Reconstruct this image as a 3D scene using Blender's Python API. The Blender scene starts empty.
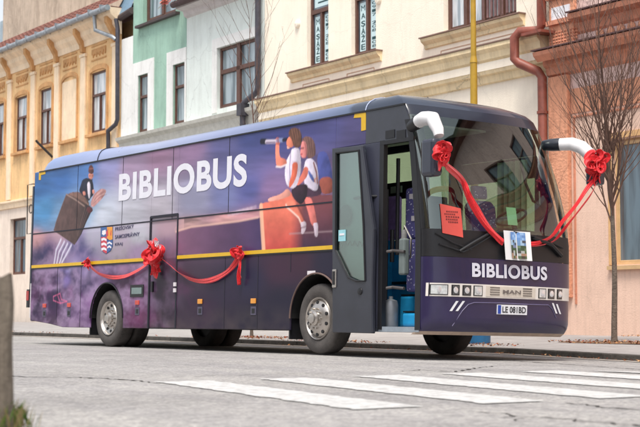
import bpy, bmesh, math, random
import numpy as np
from mathutils import Vector, Matrix
random.seed(7); np.random.seed(7)
SC = bpy.context.scene
COL = SC.collection
# ------------------------------------------------------------------ camera
FPX = 1490.0
CAM = np.array([17.71, -12.47, 0.53])
PITCH = math.atan(103.5 / FPX)
TH = math.radians(35.3)
fh = np.array([-math.cos(TH), math.sin(TH), 0.0]); RT = np.array([math.sin(TH), math.cos(TH), 0.0]); UPW = np.array([0, 0, 1.0])
FW = fh * math.cos(PITCH) + UPW * math.sin(PITCH); UP = UPW * math.cos(PITCH) - fh * math.sin(PITCH)
cd = bpy.data.cameras.new('camera'); cam = bpy.data.objects.new('camera', cd); COL.objects.link(cam)
cd.sensor_width = 36.0; cd.lens = FPX / 640 * 36.0; cd.clip_start = 0.1; cd.clip_end = 5000
M = Matrix(((RT[0], UP[0], -FW[0], CAM[0]), (RT[1], UP[1], -FW[1], CAM[1]), (RT[2], UP[2], -FW[2], CAM[2]), (0, 0, 0, 1)))
cam.matrix_world = M
cd.dof.use_dof = True; cd.dof.focus_distance = 20.6; cd.dof.aperture_fstop = 4.0
SC.camera = cam
# ------------------------------------------------------------------ light
SUN_EL, SUN_AZ = math.radians(65), math.radians(138)     # high, veiled sun over the near side of the street
w = bpy.data.worlds.new('World'); SC.world = w; w.use_nodes = True
nt = w.node_tree; nt.nodes.clear()
sky = nt.nodes.new('ShaderNodeTexSky'); sky.sky_type = 'NISHITA'; sky.sun_disc = False
sky.sun_elevation = SUN_EL; sky.sun_rotation = SUN_AZ; sky.air_density = 1.0; sky.dust_density = 3.0
hs = nt.nodes.new('ShaderNodeHueSaturation'); hs.inputs['Saturation'].default_value = 0.30
bg = nt.nodes.new('ShaderNodeBackground'); bg.inputs['Strength'].default_value = 0.14
wo = nt.nodes.new('ShaderNodeOutputWorld')
nt.links.new(sky.outputs[0], hs.inputs['Color']); nt.links.new(hs.outputs[0], bg.inputs['Color']); nt.links.new(bg.outputs[0], wo.inputs['Surface'])
sl = bpy.data.lights.new('sun', 'SUN'); sl.energy = 2.0; sl.angle = math.radians(18); sl.color = (1.0, 0.94, 0.85)
so = bpy.data.objects.new('sun', sl); COL.objects.link(so)
sdir = Vector((0.38, -0.42, 1.25)).normalized()
so.rotation_euler = sdir.to_track_quat('Z', 'Y').to_euler()
SC.view_settings.view_transform = 'Standard'; SC.view_settings.look = 'None'; SC.view_settings.gamma = 1.0
SC.view_settings.exposure = 0.80
SC.render.engine = 'CYCLES'
SC.cycles.max_bounces = 8; SC.cycles.transparent_max_bounces = 12; SC.cycles.use_denoising = True

# ------------------------------------------------------------------ rays through picture points, met with real planes
def ray(px, py):
    d = FW * FPX + RT * (px - 320) - UP * (py - 213.5)
    return d / np.linalg.norm(d)
def hit(px, py, P, n):
    d = ray(px, py); P = np.array(P, float); n = np.array(n, float)
    return CAM + d * (((P - CAM) @ n) / (d @ n))
BT = math.radians(1.2)
BR = np.array([[1, 0, 0], [0, math.cos(BT), math.sin(BT)], [0, -math.sin(BT), math.cos(BT)]])   # bus local -> world
def side(px, py, y0=0.0):
    l = BR.T @ hit(px, py, BR @ np.array([0, y0, 0.0]), BR @ np.array([0, 1.0, 0]))
    return l[0], l[2]
FD = np.array([0.9992, -0.04, 0]); FN = np.array([0.04, 0.9992, 0]); F0 = np.array([-4.0, 10.0, 0.0])
FROT = math.atan2(-0.04, 0.9992)
def fac(px, py, off=0.0):
    q = hit(px, py, F0 + FN * off, FN) - F0
    return float(q @ FD), float(q[2])
def lerp(x, pts):
    return float(np.interp(x, [p[0] for p in pts], [p[1] for p in pts]))
KZ = [(-60, .12), (-17.4, .03), (-7.5, -.02), (0, -.063), (2.7, -.118), (8, -.2), (60, -.3)]
BZ = [(-60, .5), (-33, .34), (-4, .15), (0, .15), (20, .1), (60, .1)]
KV = 3.9
def gz(u, v):
    if v <= KV:
        t = min(max((v + 2) / 5.9, 0), 1)
        return lerp(u, KZ) * t
    a = lerp(u, KZ) + .085; b = lerp(u, BZ); t = min((v - KV) / 6.1, 1)
    return a + (b - a) * t
def grd(px, py):
    z = 0.0
    for _ in range(12):
        p = hit(px, py, (0, 0, z), (0, 0, 1)); z = gz(p[0], p[1])
    return np.array([p[0], p[1], z])
def s2l(c):
    c = np.array(c, float) / 255.0
    return np.where(c <= 0.04045, c / 12.92, ((c + 0.055) / 1.055) ** 2.4)

# ------------------------------------------------------------------ materials
def mat(name, rgb, rough=0.6, metal=0.0, var=0.12, scale=6.0, bump=0.0, bscale=40.0, spec=0.5, coat=0.0, srgb=True, detail=6):
    m = bpy.data.materials.new(name); m.use_nodes = True
    n = m.node_tree.nodes; l = m.node_tree.links; b = n['Principled BSDF']
    c = s2l(rgb) if srgb else np.array(rgb, float)
    tc = n.new('ShaderNodeTexCoord')
    no = n.new('ShaderNodeTexNoise'); no.inputs['Scale'].default_value = scale; no.inputs['Detail'].default_value = detail; no.inputs['Roughness'].default_value = .65
    l.new(tc.outputs['Object'], no.inputs['Vector'])
    cr = n.new('ShaderNodeValToRGB'); cr.color_ramp.elements[0].position = .3; cr.color_ramp.elements[1].position = .7
    cr.color_ramp.elements[0].color = (*(c * (1 - var)), 1); cr.color_ramp.elements[1].color = (*np.minimum(c * (1 + var), .95), 1)
    l.new(no.outputs['Fac'], cr.inputs['Fac']); l.new(cr.outputs['Color'], b.inputs['Base Color'])
    b.inputs['Roughness'].default_value = rough; b.inputs['Metallic'].default_value = metal
    b.inputs['Specular IOR Level'].default_value = spec; b.inputs['Coat Weight'].default_value = coat; b.inputs['Coat Roughness'].default_value = .08
    if bump > 0:
        n2 = n.new('ShaderNodeTexNoise'); n2.inputs['Scale'].default_value = bscale; n2.inputs['Detail'].default_value = 8
        l.new(tc.outputs['Object'], n2.inputs['Vector'])
        bp = n.new('ShaderNodeBump'); bp.inputs['Strength'].default_value = bump; bp.inputs['Distance'].default_value = .02
        l.new(n2.outputs['Fac'], bp.inputs['Height']); l.new(bp.outputs['Normal'], b.inputs['Normal'])
    return m
def vcmat(name, rough=.35, coat=.3, spec=.5, bump=0):
    m = bpy.data.materials.new(name); m.use_nodes = True
    n = m.node_tree.nodes; l = m.node_tree.links; b = n['Principled BSDF']
    a = n.new('ShaderNodeVertexColor'); a.layer_name = 'Col'
    l.new(a.outputs['Color'], b.inputs['Base Color'])
    no = n.new('ShaderNodeTexNoise'); no.inputs['Scale'].default_value = 3; no.inputs['Detail'].default_value = 7
    tc = n.new('ShaderNodeTexCoord'); l.new(tc.outputs['Object'], no.inputs['Vector'])
    mr = n.new('ShaderNodeMapRange'); mr.inputs['To Min'].default_value = rough - .1; mr.inputs['To Max'].default_value = rough + .15
    l.new(no.outputs['Fac'], mr.inputs['Value']); l.new(mr.outputs['Result'], b.inputs['Roughness'])
    b.inputs['Coat Weight'].default_value = coat; b.inputs['Coat Roughness'].default_value = .06; b.inputs['Specular IOR Level'].default_value = spec
    if bump:
        n2 = n.new('ShaderNodeTexNoise'); n2.inputs['Scale'].default_value = 1.3; n2.inputs['Detail'].default_value = 2
        l.new(tc.outputs['Object'], n2.inputs['Vector'])
        bp = n.new('ShaderNodeBump'); bp.inputs['Strength'].default_value = bump; bp.inputs['Distance'].default_value = .03
        l.new(n2.outputs['Fac'], bp.inputs['Height']); l.new(bp.outputs['Normal'], b.inputs['Normal']); l.new(bp.outputs['Normal'], b.inputs['Coat Normal'])
    return m
def glassmat(name, tint, keep=.6, rough=.02, base=.12, gcol=(.9, .95, .93)):
    """clear or tinted pane: transparent light through it, sharp reflection by angle"""
    m = bpy.data.materials.new(name); m.use_nodes = True
    n = m.node_tree.nodes; l = m.node_tree.links; n.clear()
    o = n.new('ShaderNodeOutputMaterial'); tr = n.new('ShaderNodeBsdfTransparent'); gl = n.new('ShaderNodeBsdfGlossy')
    tr.inputs['Color'].default_value = (*tint, 1); gl.inputs['Roughness'].default_value = rough; gl.inputs['Color'].default_value = (*gcol, 1)
    lf = n.new('ShaderNodeLayerWeight'); lf.inputs['Blend'].default_value = .5; lw = n.new('ShaderNodeMath'); lw.operation = 'POWER'; lw.inputs[1].default_value = 4.5; l.new(lf.outputs['Facing'], lw.inputs[0])
    no = n.new('ShaderNodeTexNoise'); no.inputs['Scale'].default_value = 1.2; tc = n.new('ShaderNodeTexCoord'); l.new(tc.outputs['Object'], no.inputs['Vector'])
    bp = n.new('ShaderNodeBump'); bp.inputs['Strength'].default_value = .012; l.new(no.outputs['Fac'], bp.inputs['Height']); l.new(bp.outputs['Normal'], gl.inputs['Normal'])
    mx = n.new('ShaderNodeMixShader'); ma = n.new('ShaderNodeMath'); ma.operation = 'MULTIPLY_ADD'; ma.inputs[1].default_value = 1 - base; ma.inputs[2].default_value = base
    l.new(lw.outputs[0], ma.inputs[0]); l.new(ma.outputs[0], mx.inputs['Fac']); l.new(tr.outputs[0], mx.inputs[1]); l.new(gl.outputs[0], mx.inputs[2]); l.new(mx.outputs[0], o.inputs['Surface'])
    return m
def plaster(name, rgb, var=.1, stain=.3, bump=.3, bscale=30, crack=.5, scale=1.3):
    m = mat(name, rgb, .92, var=var, scale=scale, bump=bump, bscale=bscale); n = m.node_tree.nodes; l = m.node_tree.links; b = n['Principled BSDF']
    src = b.inputs['Base Color'].links[0].from_socket; tc = [x for x in n if x.type == 'TEX_COORD'][0]
    def layer(src, sock, p0, p1, lo):
        r = n.new('ShaderNodeValToRGB'); r.color_ramp.elements[0].position = p0; r.color_ramp.elements[1].position = p1; r.color_ramp.elements[0].color = (*lo, 1); r.color_ramp.elements[1].color = (1, 1, 1, 1); l.new(sock, r.inputs['Fac'])
        x = n.new('ShaderNodeMix'); x.data_type = 'RGBA'; x.blend_type = 'MULTIPLY'; x.inputs[0].default_value = 1; l.new(src, x.inputs[6]); l.new(r.outputs[0], x.inputs[7]); return x.outputs[2]
    def nz(sc, det, mp_, rough=.7):
        q = n.new('ShaderNodeTexNoise'); q.inputs['Scale'].default_value = sc; q.inputs['Detail'].default_value = det; q.inputs['Roughness'].default_value = rough; mp = n.new('ShaderNodeMapping'); mp.inputs['Scale'].default_value = mp_; l.new(tc.outputs['Object'], mp.inputs[0]); l.new(mp.outputs[0], q.inputs['Vector']); return q.outputs['Fac']
    o = layer(src, nz(1.0, 8, (1.6, 1, .35), .75), .34, .52, (1 - stain, 1 - stain * 1.05, 1 - stain * 1.1))
    o = layer(o, nz(7, 8, (1, 1, 1), .8), .33, .46, (1 - stain * .7,) * 3)
    o = layer(o, nz(3.2, 6, (3.5, 1, .25), .7), .36, .5, (1 - stain * .6, 1 - stain * .62, 1 - stain * .66))
    v = n.new('ShaderNodeTexVoronoi'); v.feature = 'DISTANCE_TO_EDGE'; v.inputs['Scale'].default_value = .55; q = n.new('ShaderNodeTexNoise'); q.inputs['Scale'].default_value = 2.5; q.inputs['Detail'].default_value = 6; l.new(tc.outputs['Object'], q.inputs['Vector'])
    mxv = n.new('ShaderNodeMix'); mxv.data_type = 'RGBA'; mxv.inputs[0].default_value = .35; l.new(tc.outputs['Object'], mxv.inputs[6]); l.new(q.outputs['Color'], mxv.inputs[7]); l.new(mxv.outputs[2], v.inputs['Vector'])
    o = layer(o, v.outputs['Distance'], .0, .006, (1 - crack * .7,) * 3); l.new(o, b.inputs['Base Color']); return m
MT = {}
def mm(key, *a, **k):
    if key not in MT: MT[key] = mat(key, *a, **k)
    return MT[key]

# ------------------------------------------------------------------ mesh helpers
class MB:
    def __init__(s): s.v = []; s.f = []; s.c = []
    def add(s, vs, fs, col=None):
        k = len(s.v); s.v += [tuple(map(float, p)) for p in vs]; s.f += [tuple(i + k for i in f) for f in fs]
        if col is not None: s.c += [tuple(col)] * len(vs)
        return s
    def box(s, x0, x1, y0, y1, z0, z1, col=None):
        return s.add([(x0, y0, z0), (x1, y0, z0), (x1, y1, z0), (x0, y1, z0), (x0, y0, z1), (x1, y0, z1), (x1, y1, z1), (x0, y1, z1)],
                     [(0, 3, 2, 1), (4, 5, 6, 7), (0, 1, 5, 4), (1, 2, 6, 5), (2, 3, 7, 6), (3, 0, 4, 7)], col)
    def prism(s, poly, f0, f1, col=None):
        """poly 2D list -> points through f0 (front) and f1 (back)"""
        n = len(poly); vs = [f0(*p) for p in poly] + [f1(*p) for p in poly]
        fs = [tuple(range(n)), tuple(range(2 * n - 1, n - 1, -1))] + [(i, i + n, (i + 1) % n + n, (i + 1) % n) for i in range(n)]
        return s.add(vs, fs, col)
    def xz(s, poly, y0, y1, col=None): return s.prism(poly, lambda x, z: (x, y0, z), lambda x, z: (x, y1, z), col)
    def yz(s, poly, x0, x1, col=None): return s.prism(poly, lambda y, z: (x0, y, z), lambda y, z: (x1, y, z), col)
    def tube(s, pts, rad, n=8, col=None, cap=True, flat=1.0):
        pts = [Vector(p) for p in pts]; m = len(pts)
        if not hasattr(rad, '__len__'): rad = [rad] * m
        vs = []; fs = []; prev = None
        for i, p in enumerate(pts):
            t = (pts[min(i + 1, m - 1)] - pts[max(i - 1, 0)]).normalized()
            if prev is None:
                a = Vector((0, 0, 1)) if abs(t.z) < .9 else Vector((1, 0, 0)); u = t.cross(a).normalized()
            else: u = (prev - t * prev.dot(t)).normalized()
            prev = u; v = t.cross(u)
            for k in range(n):
                q = 2 * math.pi * k / n; vs.append(p + (u * math.cos(q) + v * math.sin(q) * flat) * rad[i])
        for i in range(m - 1):
            for k in range(n): fs.append((i * n + k, i * n + (k + 1) % n, (i + 1) * n + (k + 1) % n, (i + 1) * n + k))
        if cap: fs.append(tuple(range(n - 1, -1, -1))); fs.append(tuple((m - 1) * n + k for k in range(n)))
        return s.add(vs, fs, col)
    def lathe(s, prof, c, axis='y', n=32, col=None, sx=1):
        """prof: (r, h) list; revolve about an axis through c"""
        vs = []; fs = []
        for (r, h) in prof:
            for k in range(n):
                q = 2 * math.pi * k / n; a, b = r * math.cos(q) * sx, r * math.sin(q)
                vs.append({'y': (c[0] + a, c[1] + h, c[2] + b), 'z': (c[0] + a, c[1] + b, c[2] + h), 'x': (c[0] + h, c[1] + a, c[2] + b)}[axis])
        for i in range(len(prof) - 1):
            for k in range(n): fs.append((i * n + k, i * n + (k + 1) % n, (i + 1) * n + (k + 1) % n, (i + 1) * n + k))
        return s.add(vs, fs, col)
    def grid(s, rows, col=None, closed=False):
        m = len(rows[0]); vs = [p for r in rows for p in r]; fs = []
        for i in range(len(rows) - 1):
            for k in range(m if closed else m - 1): fs.append((i * m + k, i * m + (k + 1) % m, (i + 1) * m + (k + 1) % m, (i + 1) * m + k))
        return s.add(vs, fs, col)
    def build(s, name, material, parent=None, smooth=False, bevel=0, cols=None, seg=2, fixn=True):
        me = bpy.data.meshes.new(name); me.from_pydata(s.v, [], s.f); me.update()
        if fixn:
            bm = bmesh.new(); bm.from_mesh(me); bmesh.ops.recalc_face_normals(bm, faces=bm.faces); bm.to_mesh(me); bm.free()
        if material is not None: me.materials.append(material)
        cc = cols if cols is not None else (s.c if s.c and len(s.c) == len(s.v) else None)
        if cc is not None:
            ca = me.color_attributes.new('Col', 'FLOAT_COLOR', 'POINT'); arr = np.ones((len(s.v), 4), np.float32); arr[:, :3] = np.array(cc)[:, :3]
            ca.data.foreach_set('color', arr.ravel())
        o = bpy.data.objects.new(name, me); COL.objects.link(o)
        if parent is not None: o.parent = parent
        if smooth:
            for p in me.polygons: p.use_smooth = True
            try: me.set_sharp_from_angle(angle=math.radians(smooth if smooth is not True else 40))
            except Exception: pass
        if bevel > 0:
            b = o.modifiers.new('bevel', 'BEVEL'); b.width = bevel; b.segments = seg; b.limit_method = 'ANGLE'; b.angle_limit = math.radians(40)
        return o
def empty(name, loc, rz=0.0):
    o = bpy.data.objects.new(name, None); o.location = loc; o.rotation_euler = (0, 0, rz); o.empty_display_size = .2; COL.objects.link(o); return o
def tag(o, label, cat, group=None):
    o['label'] = label; o['category'] = cat
    if group: o['group'] = group
    return o
def struct(o, kind='structure'): o['kind'] = kind; return o
def text_mesh(s, bold=0.0):
    cu = bpy.data.curves.new('lettering_curve', 'FONT'); cu.body = s; cu.size = 1; cu.offset = bold; cu.space_character = 1.07 if bold > .03 else 1.0; cu.resolution_u = 5
    o = bpy.data.objects.new('lettering_tmp', cu); COL.objects.link(o); dg = bpy.context.evaluated_depsgraph_get(); dg.update()
    me = bpy.data.meshes.new_from_object(o.evaluated_get(dg)); v = [tuple(p.co) for p in me.vertices]; f = [tuple(p.vertices) for p in me.polygons]
    bpy.data.objects.remove(o); bpy.data.curves.remove(cu); bpy.data.meshes.remove(me)
    xs = [p[0] for p in v]; ys = [p[1] for p in v]
    x0, x1, y0, y1 = min(xs), max(xs), min(ys), max(ys)
    return [((p[0] - x0) / (x1 - x0), (p[1] - y0) / (y1 - y0)) for p in v], f
def put_text(mb, s, fn, bold=0.0, col=None):
    v, f = text_mesh(s, bold); mb.add([fn(a, b) for a, b in v], f, col)

# ================================================================== SETTING: ground
def asphalt():
    m = bpy.data.materials.new('asphalt'); m.use_nodes = True; n = m.node_tree.nodes; l = m.node_tree.links; b = n['Principled BSDF']
    tc = n.new('ShaderNodeTexCoord')
    def noise(sc, det=6, mapscale=None, rough=.6):
        q = n.new('ShaderNodeTexNoise'); q.inputs['Scale'].default_value = sc; q.inputs['Detail'].default_value = det; q.inputs['Roughness'].default_value = rough
        if mapscale:
            mp = n.new('ShaderNodeMapping'); mp.inputs['Scale'].default_value = mapscale; l.new(tc.outputs['Object'], mp.inputs['Vector']); l.new(mp.outputs[0], q.inputs['Vector'])
        else: l.new(tc.outputs['Object'], q.inputs['Vector'])
        return q
    def ramp(src, p0, c0, p1, c1):
        r = n.new('ShaderNodeValToRGB'); r.color_ramp.elements[0].position = p0; r.color_ramp.elements[1].position = p1
        r.color_ramp.elements[0].color = (*c0, 1); r.color_ramp.elements[1].color = (*c1, 1); l.new(src, r.inputs['Fac']); return r
    def mul(a, c_):
        x = n.new('ShaderNodeMix'); x.data_type = 'RGBA'; x.blend_type = 'MULTIPLY'; x.inputs[0].default_value = 1; l.new(a, x.inputs[6]); l.new(c_, x.inputs[7]); return x.outputs[2]
    big = ramp(noise(.5, 5).outputs['Fac'], .35, (.31, .30, .296), .7, (.41, .398, .392))
    lon = ramp(noise(1.0, 4, (.12, 1.3, 1)).outputs['Fac'], .35, (.88, .88, .9), .62, (1.05, 1.05, 1.04))
    fine = ramp(noise(34, 4).outputs['Fac'], .3, (.62, .62, .62), .68, (1.27, 1.26, 1.25))
    vor = n.new('ShaderNodeTexVoronoi'); vor.inputs['Scale'].default_value = 30; l.new(tc.outputs['Object'], vor.inputs['Vector'])
    st = ramp(vor.outputs['Distance'], .1, (1.25, 1.24, 1.2), .5, (.82, .82, .82))
    med = ramp(noise(14, 6, (1, .45, 1), .75).outputs['Fac'], .40, (.72, .72, .73), .60, (1.18, 1.18, 1.17))
    l.new(mul(mul(mul(mul(big.outputs[0], lon.outputs[0]), fine.outputs[0]), st.outputs[0]), med.outputs[0]), b.inputs['Base Color'])
    b.inputs['Roughness'].default_value = .75
    bp = n.new('ShaderNodeBump'); bp.inputs['Strength'].default_value = .8; bp.inputs['Distance'].default_value = .012
    l.new(vor.outputs['Distance'], bp.inputs['Height']); l.new(bp.outputs[0], b.inputs['Normal'])
    return m
ASPH = asphalt()
def sheet(us, vs, name, material, dz=0.0, fn=gz):
    mb = MB(); mb.grid([[(u, v, fn(u, v) + dz) for v in vs] for u in us])
    return struct(mb.build(name, material, smooth=True))
ulist = [-400, -150, -80, -60, -40, -30, -24] + [x * 1.0 for x in range(-20, 22)] + [25, 30, 40, 60, 120, 400]
g = MB().add([(-3000, -3000, -.75), (3000, -3000, -.75), (3000, 3000, -.75), (-3000, 3000, -.75)], [(0, 1, 2, 3)]).build('ground', mm('far_ground', (120, 115, 105), .9, var=.2, scale=.02)); struct(g)
sheet(ulist, [-16, -10] + [-7 + .7 * i for i in range(16)] + [KV - .42], 'road', ASPH)
sheet(ulist, [KV - .42, KV - .2, KV], 'gutter', mm('gutter_concrete', (150, 142, 135), .85, var=.3, scale=3, bump=.4, bscale=30), .006)
# pavement behind the kerb
def paving():
    m = mat('pavement_asphalt', (148, 144, 143), .85, var=.2, scale=2.2, bump=.4, bscale=60); return m
sheet(ulist, [KV + .14 + i * (10.6 - KV - .14) / 8 for i in range(9)], 'pavement', paving(), 0.0)
sheet(ulist, [-40, -16], 'pavement', mm('far_pavement', (150, 146, 143), .85, var=.2, scale=2), .12)
# kerb stones: one long kerb of separate-looking blocks in one mesh
kb = MB(); u = -42.0
while u < 40:
    L = random.choice([.95, 1.0, 1.05]); o = random.uniform(-.012, .012); za = gz(u, KV); zb = gz(u + L - .02, KV)
    y0, y1 = KV + o, KV + .15
    kb.add([(u, y0, za - .1), (u + L - .02, y0, zb - .1), (u + L - .02, y1, zb - .1), (u, y1, za - .1), (u, y0 + .02, za + .088), (u + L - .02, y0 + .02, zb + .088), (u + L - .02, y1, zb + .092), (u, y1, za + .092)],
           [(0, 3, 2, 1), (4, 5, 6, 7), (0, 1, 5, 4), (1, 2, 6, 5), (2, 3, 7, 6), (3, 0, 4, 7)])
    u += L
struct(kb.build('kerb', mm('kerb_stone', (66, 62, 58), .85, var=.5, scale=5, bump=.5, bscale=25), bevel=.012))
# zebra crossing
def paintmat():
    m = mat('road_paint', (226, 226, 226), .65, var=.05, scale=8); n = m.node_tree.nodes; l = m.node_tree.links; b = n['Principled BSDF']
    tc = n.new('ShaderNodeTexCoord'); q = n.new('ShaderNodeTexNoise'); q.inputs['Scale'].default_value = 9; q.inputs['Detail'].default_value = 10; q.inputs['Roughness'].default_value = .75
    l.new(tc.outputs['Object'], q.inputs['Vector']); r = n.new('ShaderNodeValToRGB'); r.color_ramp.elements[0].position = .40; r.color_ramp.elements[1].position = .53
    r.color_ramp.elements[0].color = (.34, .335, .33, 1); r.color_ramp.elements[1].color = (.54, .54, .535, 1); l.new(q.outputs['Fac'], r.inputs['Fac']); l.new(r.outputs[0], b.inputs['Base Color'])
    return m
PM = paintmat()
for i in range(8):
    v0 = -6.52 + i * 1.0; mb = MB(); rows = []
    for k in range(41):
        t = k / 40; uu = 7.0 + 3.85 * t; vv = v0 - .86 * t
        j = (random.uniform(-.022, .022), random.uniform(-.022, .022))
        rows.append([(uu, vv + j[0], gz(uu, vv) + .006), (uu, vv + .25, gz(uu, vv + .25) + .006), (uu, vv + .5 + j[1], gz(uu, vv + .5) + .006)])
    mb.grid(rows); struct(mb.build('crossing_stripe', PM))
# cracks and the ragged seam in the asphalt
def crack(pts, wid, jit=.03, name='road_crack'):
    mb = MB(); P = [grd(*p) for p in pts]; line = []
    for a, b in zip(P[:-1], P[1:]):
        n_ = max(2, int(np.linalg.norm(b - a) / .07))
        for k in range(n_): line.append(a + (b - a) * k / n_)
    line.append(P[-1]); rows = []; m = len(line)
    for i, p in enumerate(line):
        t = (line[min(i + 1, m - 1)] - line[max(i - 1, 0)])[:2]; t = t / (np.linalg.norm(t) + 1e-9); nn = np.array([-t[1], t[0]])
        w_ = wid * random.uniform(.25, 1.2) * min(1, 6 * min(i, m - 1 - i) / m + .1); q = p[:2] + nn * random.uniform(-jit, jit)
        a, b = q - nn * w_, q + nn * w_
        rows.append([(a[0], a[1], gz(*a) + .004), (b[0], b[1], gz(*b) + .004)])
    mb.grid(rows); struct(mb.build(name, mm('crack_tar', (52, 49, 47), .9, var=.4, scale=20)))
crack([(-30, 372), (20, 377), (72, 377.5), (110, 379), (140, 381), (162, 384)], .022)
crack([(184, 384.5), (205, 389), (232, 392.5), (262, 395), (300, 398)], .016)
crack([(150, 378.5), (210, 376), (262, 374.5), (330, 373)], .01)
crack([(395, 372), (420, 370), (455, 372), (500, 366)], .018)
crack([(300, 361), (360, 361.5), (440, 360)], .012)
crack([(440, 357), (500, 360), (560, 364), (640, 369.5), (700, 373)], .03)
crack([(505, 416.5), (540, 418), (580, 421), (660, 428)], .02, .05)
crack([(560, 403), (600, 407), (655, 411)], .016, .05)
crack([(460, 411), (500, 414), (530, 423)], .01, .05)
# leaf litter
def leaves(spots, name, cols, size=(.012, .034)):
    mb = MB()
    for (cx, cy, rx, ry, n_) in spots:
        for _ in range(n_):
            a = random.uniform(0, 6.28); r = random.random() ** .6; x = cx + rx * r * math.cos(a); y = cy + ry * r * math.sin(a); z = gz(x, y) + random.uniform(.005, .03)
            s_ = random.uniform(*size); q = random.uniform(0, 6.28); tl = random.uniform(-.5, .5)
            e1 = Vector((math.cos(q), math.sin(q), tl)) * s_; e2 = Vector((-math.sin(q), math.cos(q), random.uniform(-.5, .5))) * s_ * .6
            p = Vector((x, y, z)); mb.add([p - e1, p - e2, p + e1, p + e2 + Vector((0, 0, s_ * .4))], [(0, 1, 2, 3)], random.choice(cols))
    return struct(mb.build(name, vcmat(name + '_mat', .8, 0, .2), fixn=False), 'stuff')
LC = [tuple(s2l(c) * .9) for c in [(150, 95, 60), (125, 75, 45), (170, 120, 80), (105, 70, 50), (190, 150, 110), (140, 60, 40)]]
t1 = grd(615, 352.5)
soil = MB(); rows = []
for k in range(25):
    a = 2 * math.pi * k / 24; rows.append([(t1[0] - .1, t1[1] - .05, gz(t1[0], t1[1]) + .025), (t1[0] + 1.35 * math.cos(a) * (1 + .1 * math.sin(5 * a)), t1[1] + .48 * math.sin(a), gz(t1[0], t1[1] + .48 * math.sin(a)) + .006)])
soil.grid(rows); struct(soil.build('soil', mm('soil', (112, 86, 66), .95, var=.35, scale=14, bump=.7, bscale=60)))
bl = [(-3 + i * .5, 9.85 - .04 * (i * .5 + 1), .4, .14, 24) for i in range(24)]
leaves([(t1[0], t1[1], 1.6, .55, 420), (-9.2, 4.7, 1.6, .6, 420), (-5.5, 4.2, 1.8, .5, 200), (-1.8, 4.6, 1.2, .5, 170), (-20, 4.1, 10, .2, 120), (2, 3.75, 6, .15, 160)] + bl, 'fallen_leaves', LC)

# ================================================================== BUILDINGS
def holed(mb, s0, s1, h0, h1, holes, y=0.0, depth=.22):
    """front wall plane with rectangular openings and their reveals"""
    S = sorted({s0, s1} | {v for q in holes for v in (q[0], q[1]) if s0 < v < s1}); H = sorted({h0, h1} | {v for q in holes for v in (q[2], q[3]) if h0 < v < h1})
    for a, b in zip(S[:-1], S[1:]):
        for c_, d in zip(H[:-1], H[1:]):
            m1, m2 = (a + b) / 2, (c_ + d) / 2
            if any(q[0] < m1 < q[1] and q[2] < m2 < q[3] for q in holes): continue
            mb.add([(a, y, c_), (b, y, c_), (b, y, d), (a, y, d)], [(0, 1, 2, 3)])
    for (a, b, c_, d) in holes:
        mb.add([(a, y, c_), (b, y, c_), (b, y, d), (a, y, d), (a, y + depth, c_), (b, y + depth, c_), (b, y + depth, d), (a, y + depth, d)], [(0, 4, 5, 1), (1, 5, 6, 2), (2, 6, 7, 3), (3, 7, 4, 0)])
def rect(xl, yb, xr, yt, off=0):
    a = fac(xl, yb, off); b = fac(xr, yt, off); return [a[0], b[0], a[1], b[1]]
def panemat(name, dark, light, scale=1.5, rough=.04, thr=(.4, .6)):
    m = bpy.data.materials.new(name); m.use_nodes = True; n = m.node_tree.nodes; l = m.node_tree.links; b = n['Principled BSDF']
    tc = n.new('ShaderNodeTexCoord'); mp = n.new('ShaderNodeMapping'); mp.inputs['Scale'].default_value = (3.5, 1, .35); q = n.new('ShaderNodeTexNoise'); q.inputs['Scale'].default_value = scale; q.inputs['Detail'].default_value = 3
    l.new(tc.outputs['Object'], mp.inputs[0]); l.new(mp.outputs[0], q.inputs['Vector']); r = n.new('ShaderNodeValToRGB'); r.color_ramp.elements[0].position = thr[0]; r.color_ramp.elements[1].position = thr[1]
    r.color_ramp.elements[0].color = (*s2l(dark), 1); r.color_ramp.elements[1].color = (*s2l(light), 1); l.new(q.outputs['Fac'], r.inputs['Fac']); l.new(r.outputs[0], b.inputs['Base Color'])
    b.inputs['Roughness'].default_value = .5; b.inputs['Coat Weight'].default_value = 1; b.inputs['Coat Roughness'].default_value = rough; b.inputs['Coat IOR'].default_value = 1.7
    return m
PANE = panemat('window_pane', (70, 88, 96), (150, 165, 172)); PANE_D = panemat('dark_pane', (45, 60, 72), (88, 110, 124)); PANE_L = panemat('curtained_pane', (138, 150, 158), (212, 216, 220), 2.5)
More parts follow.
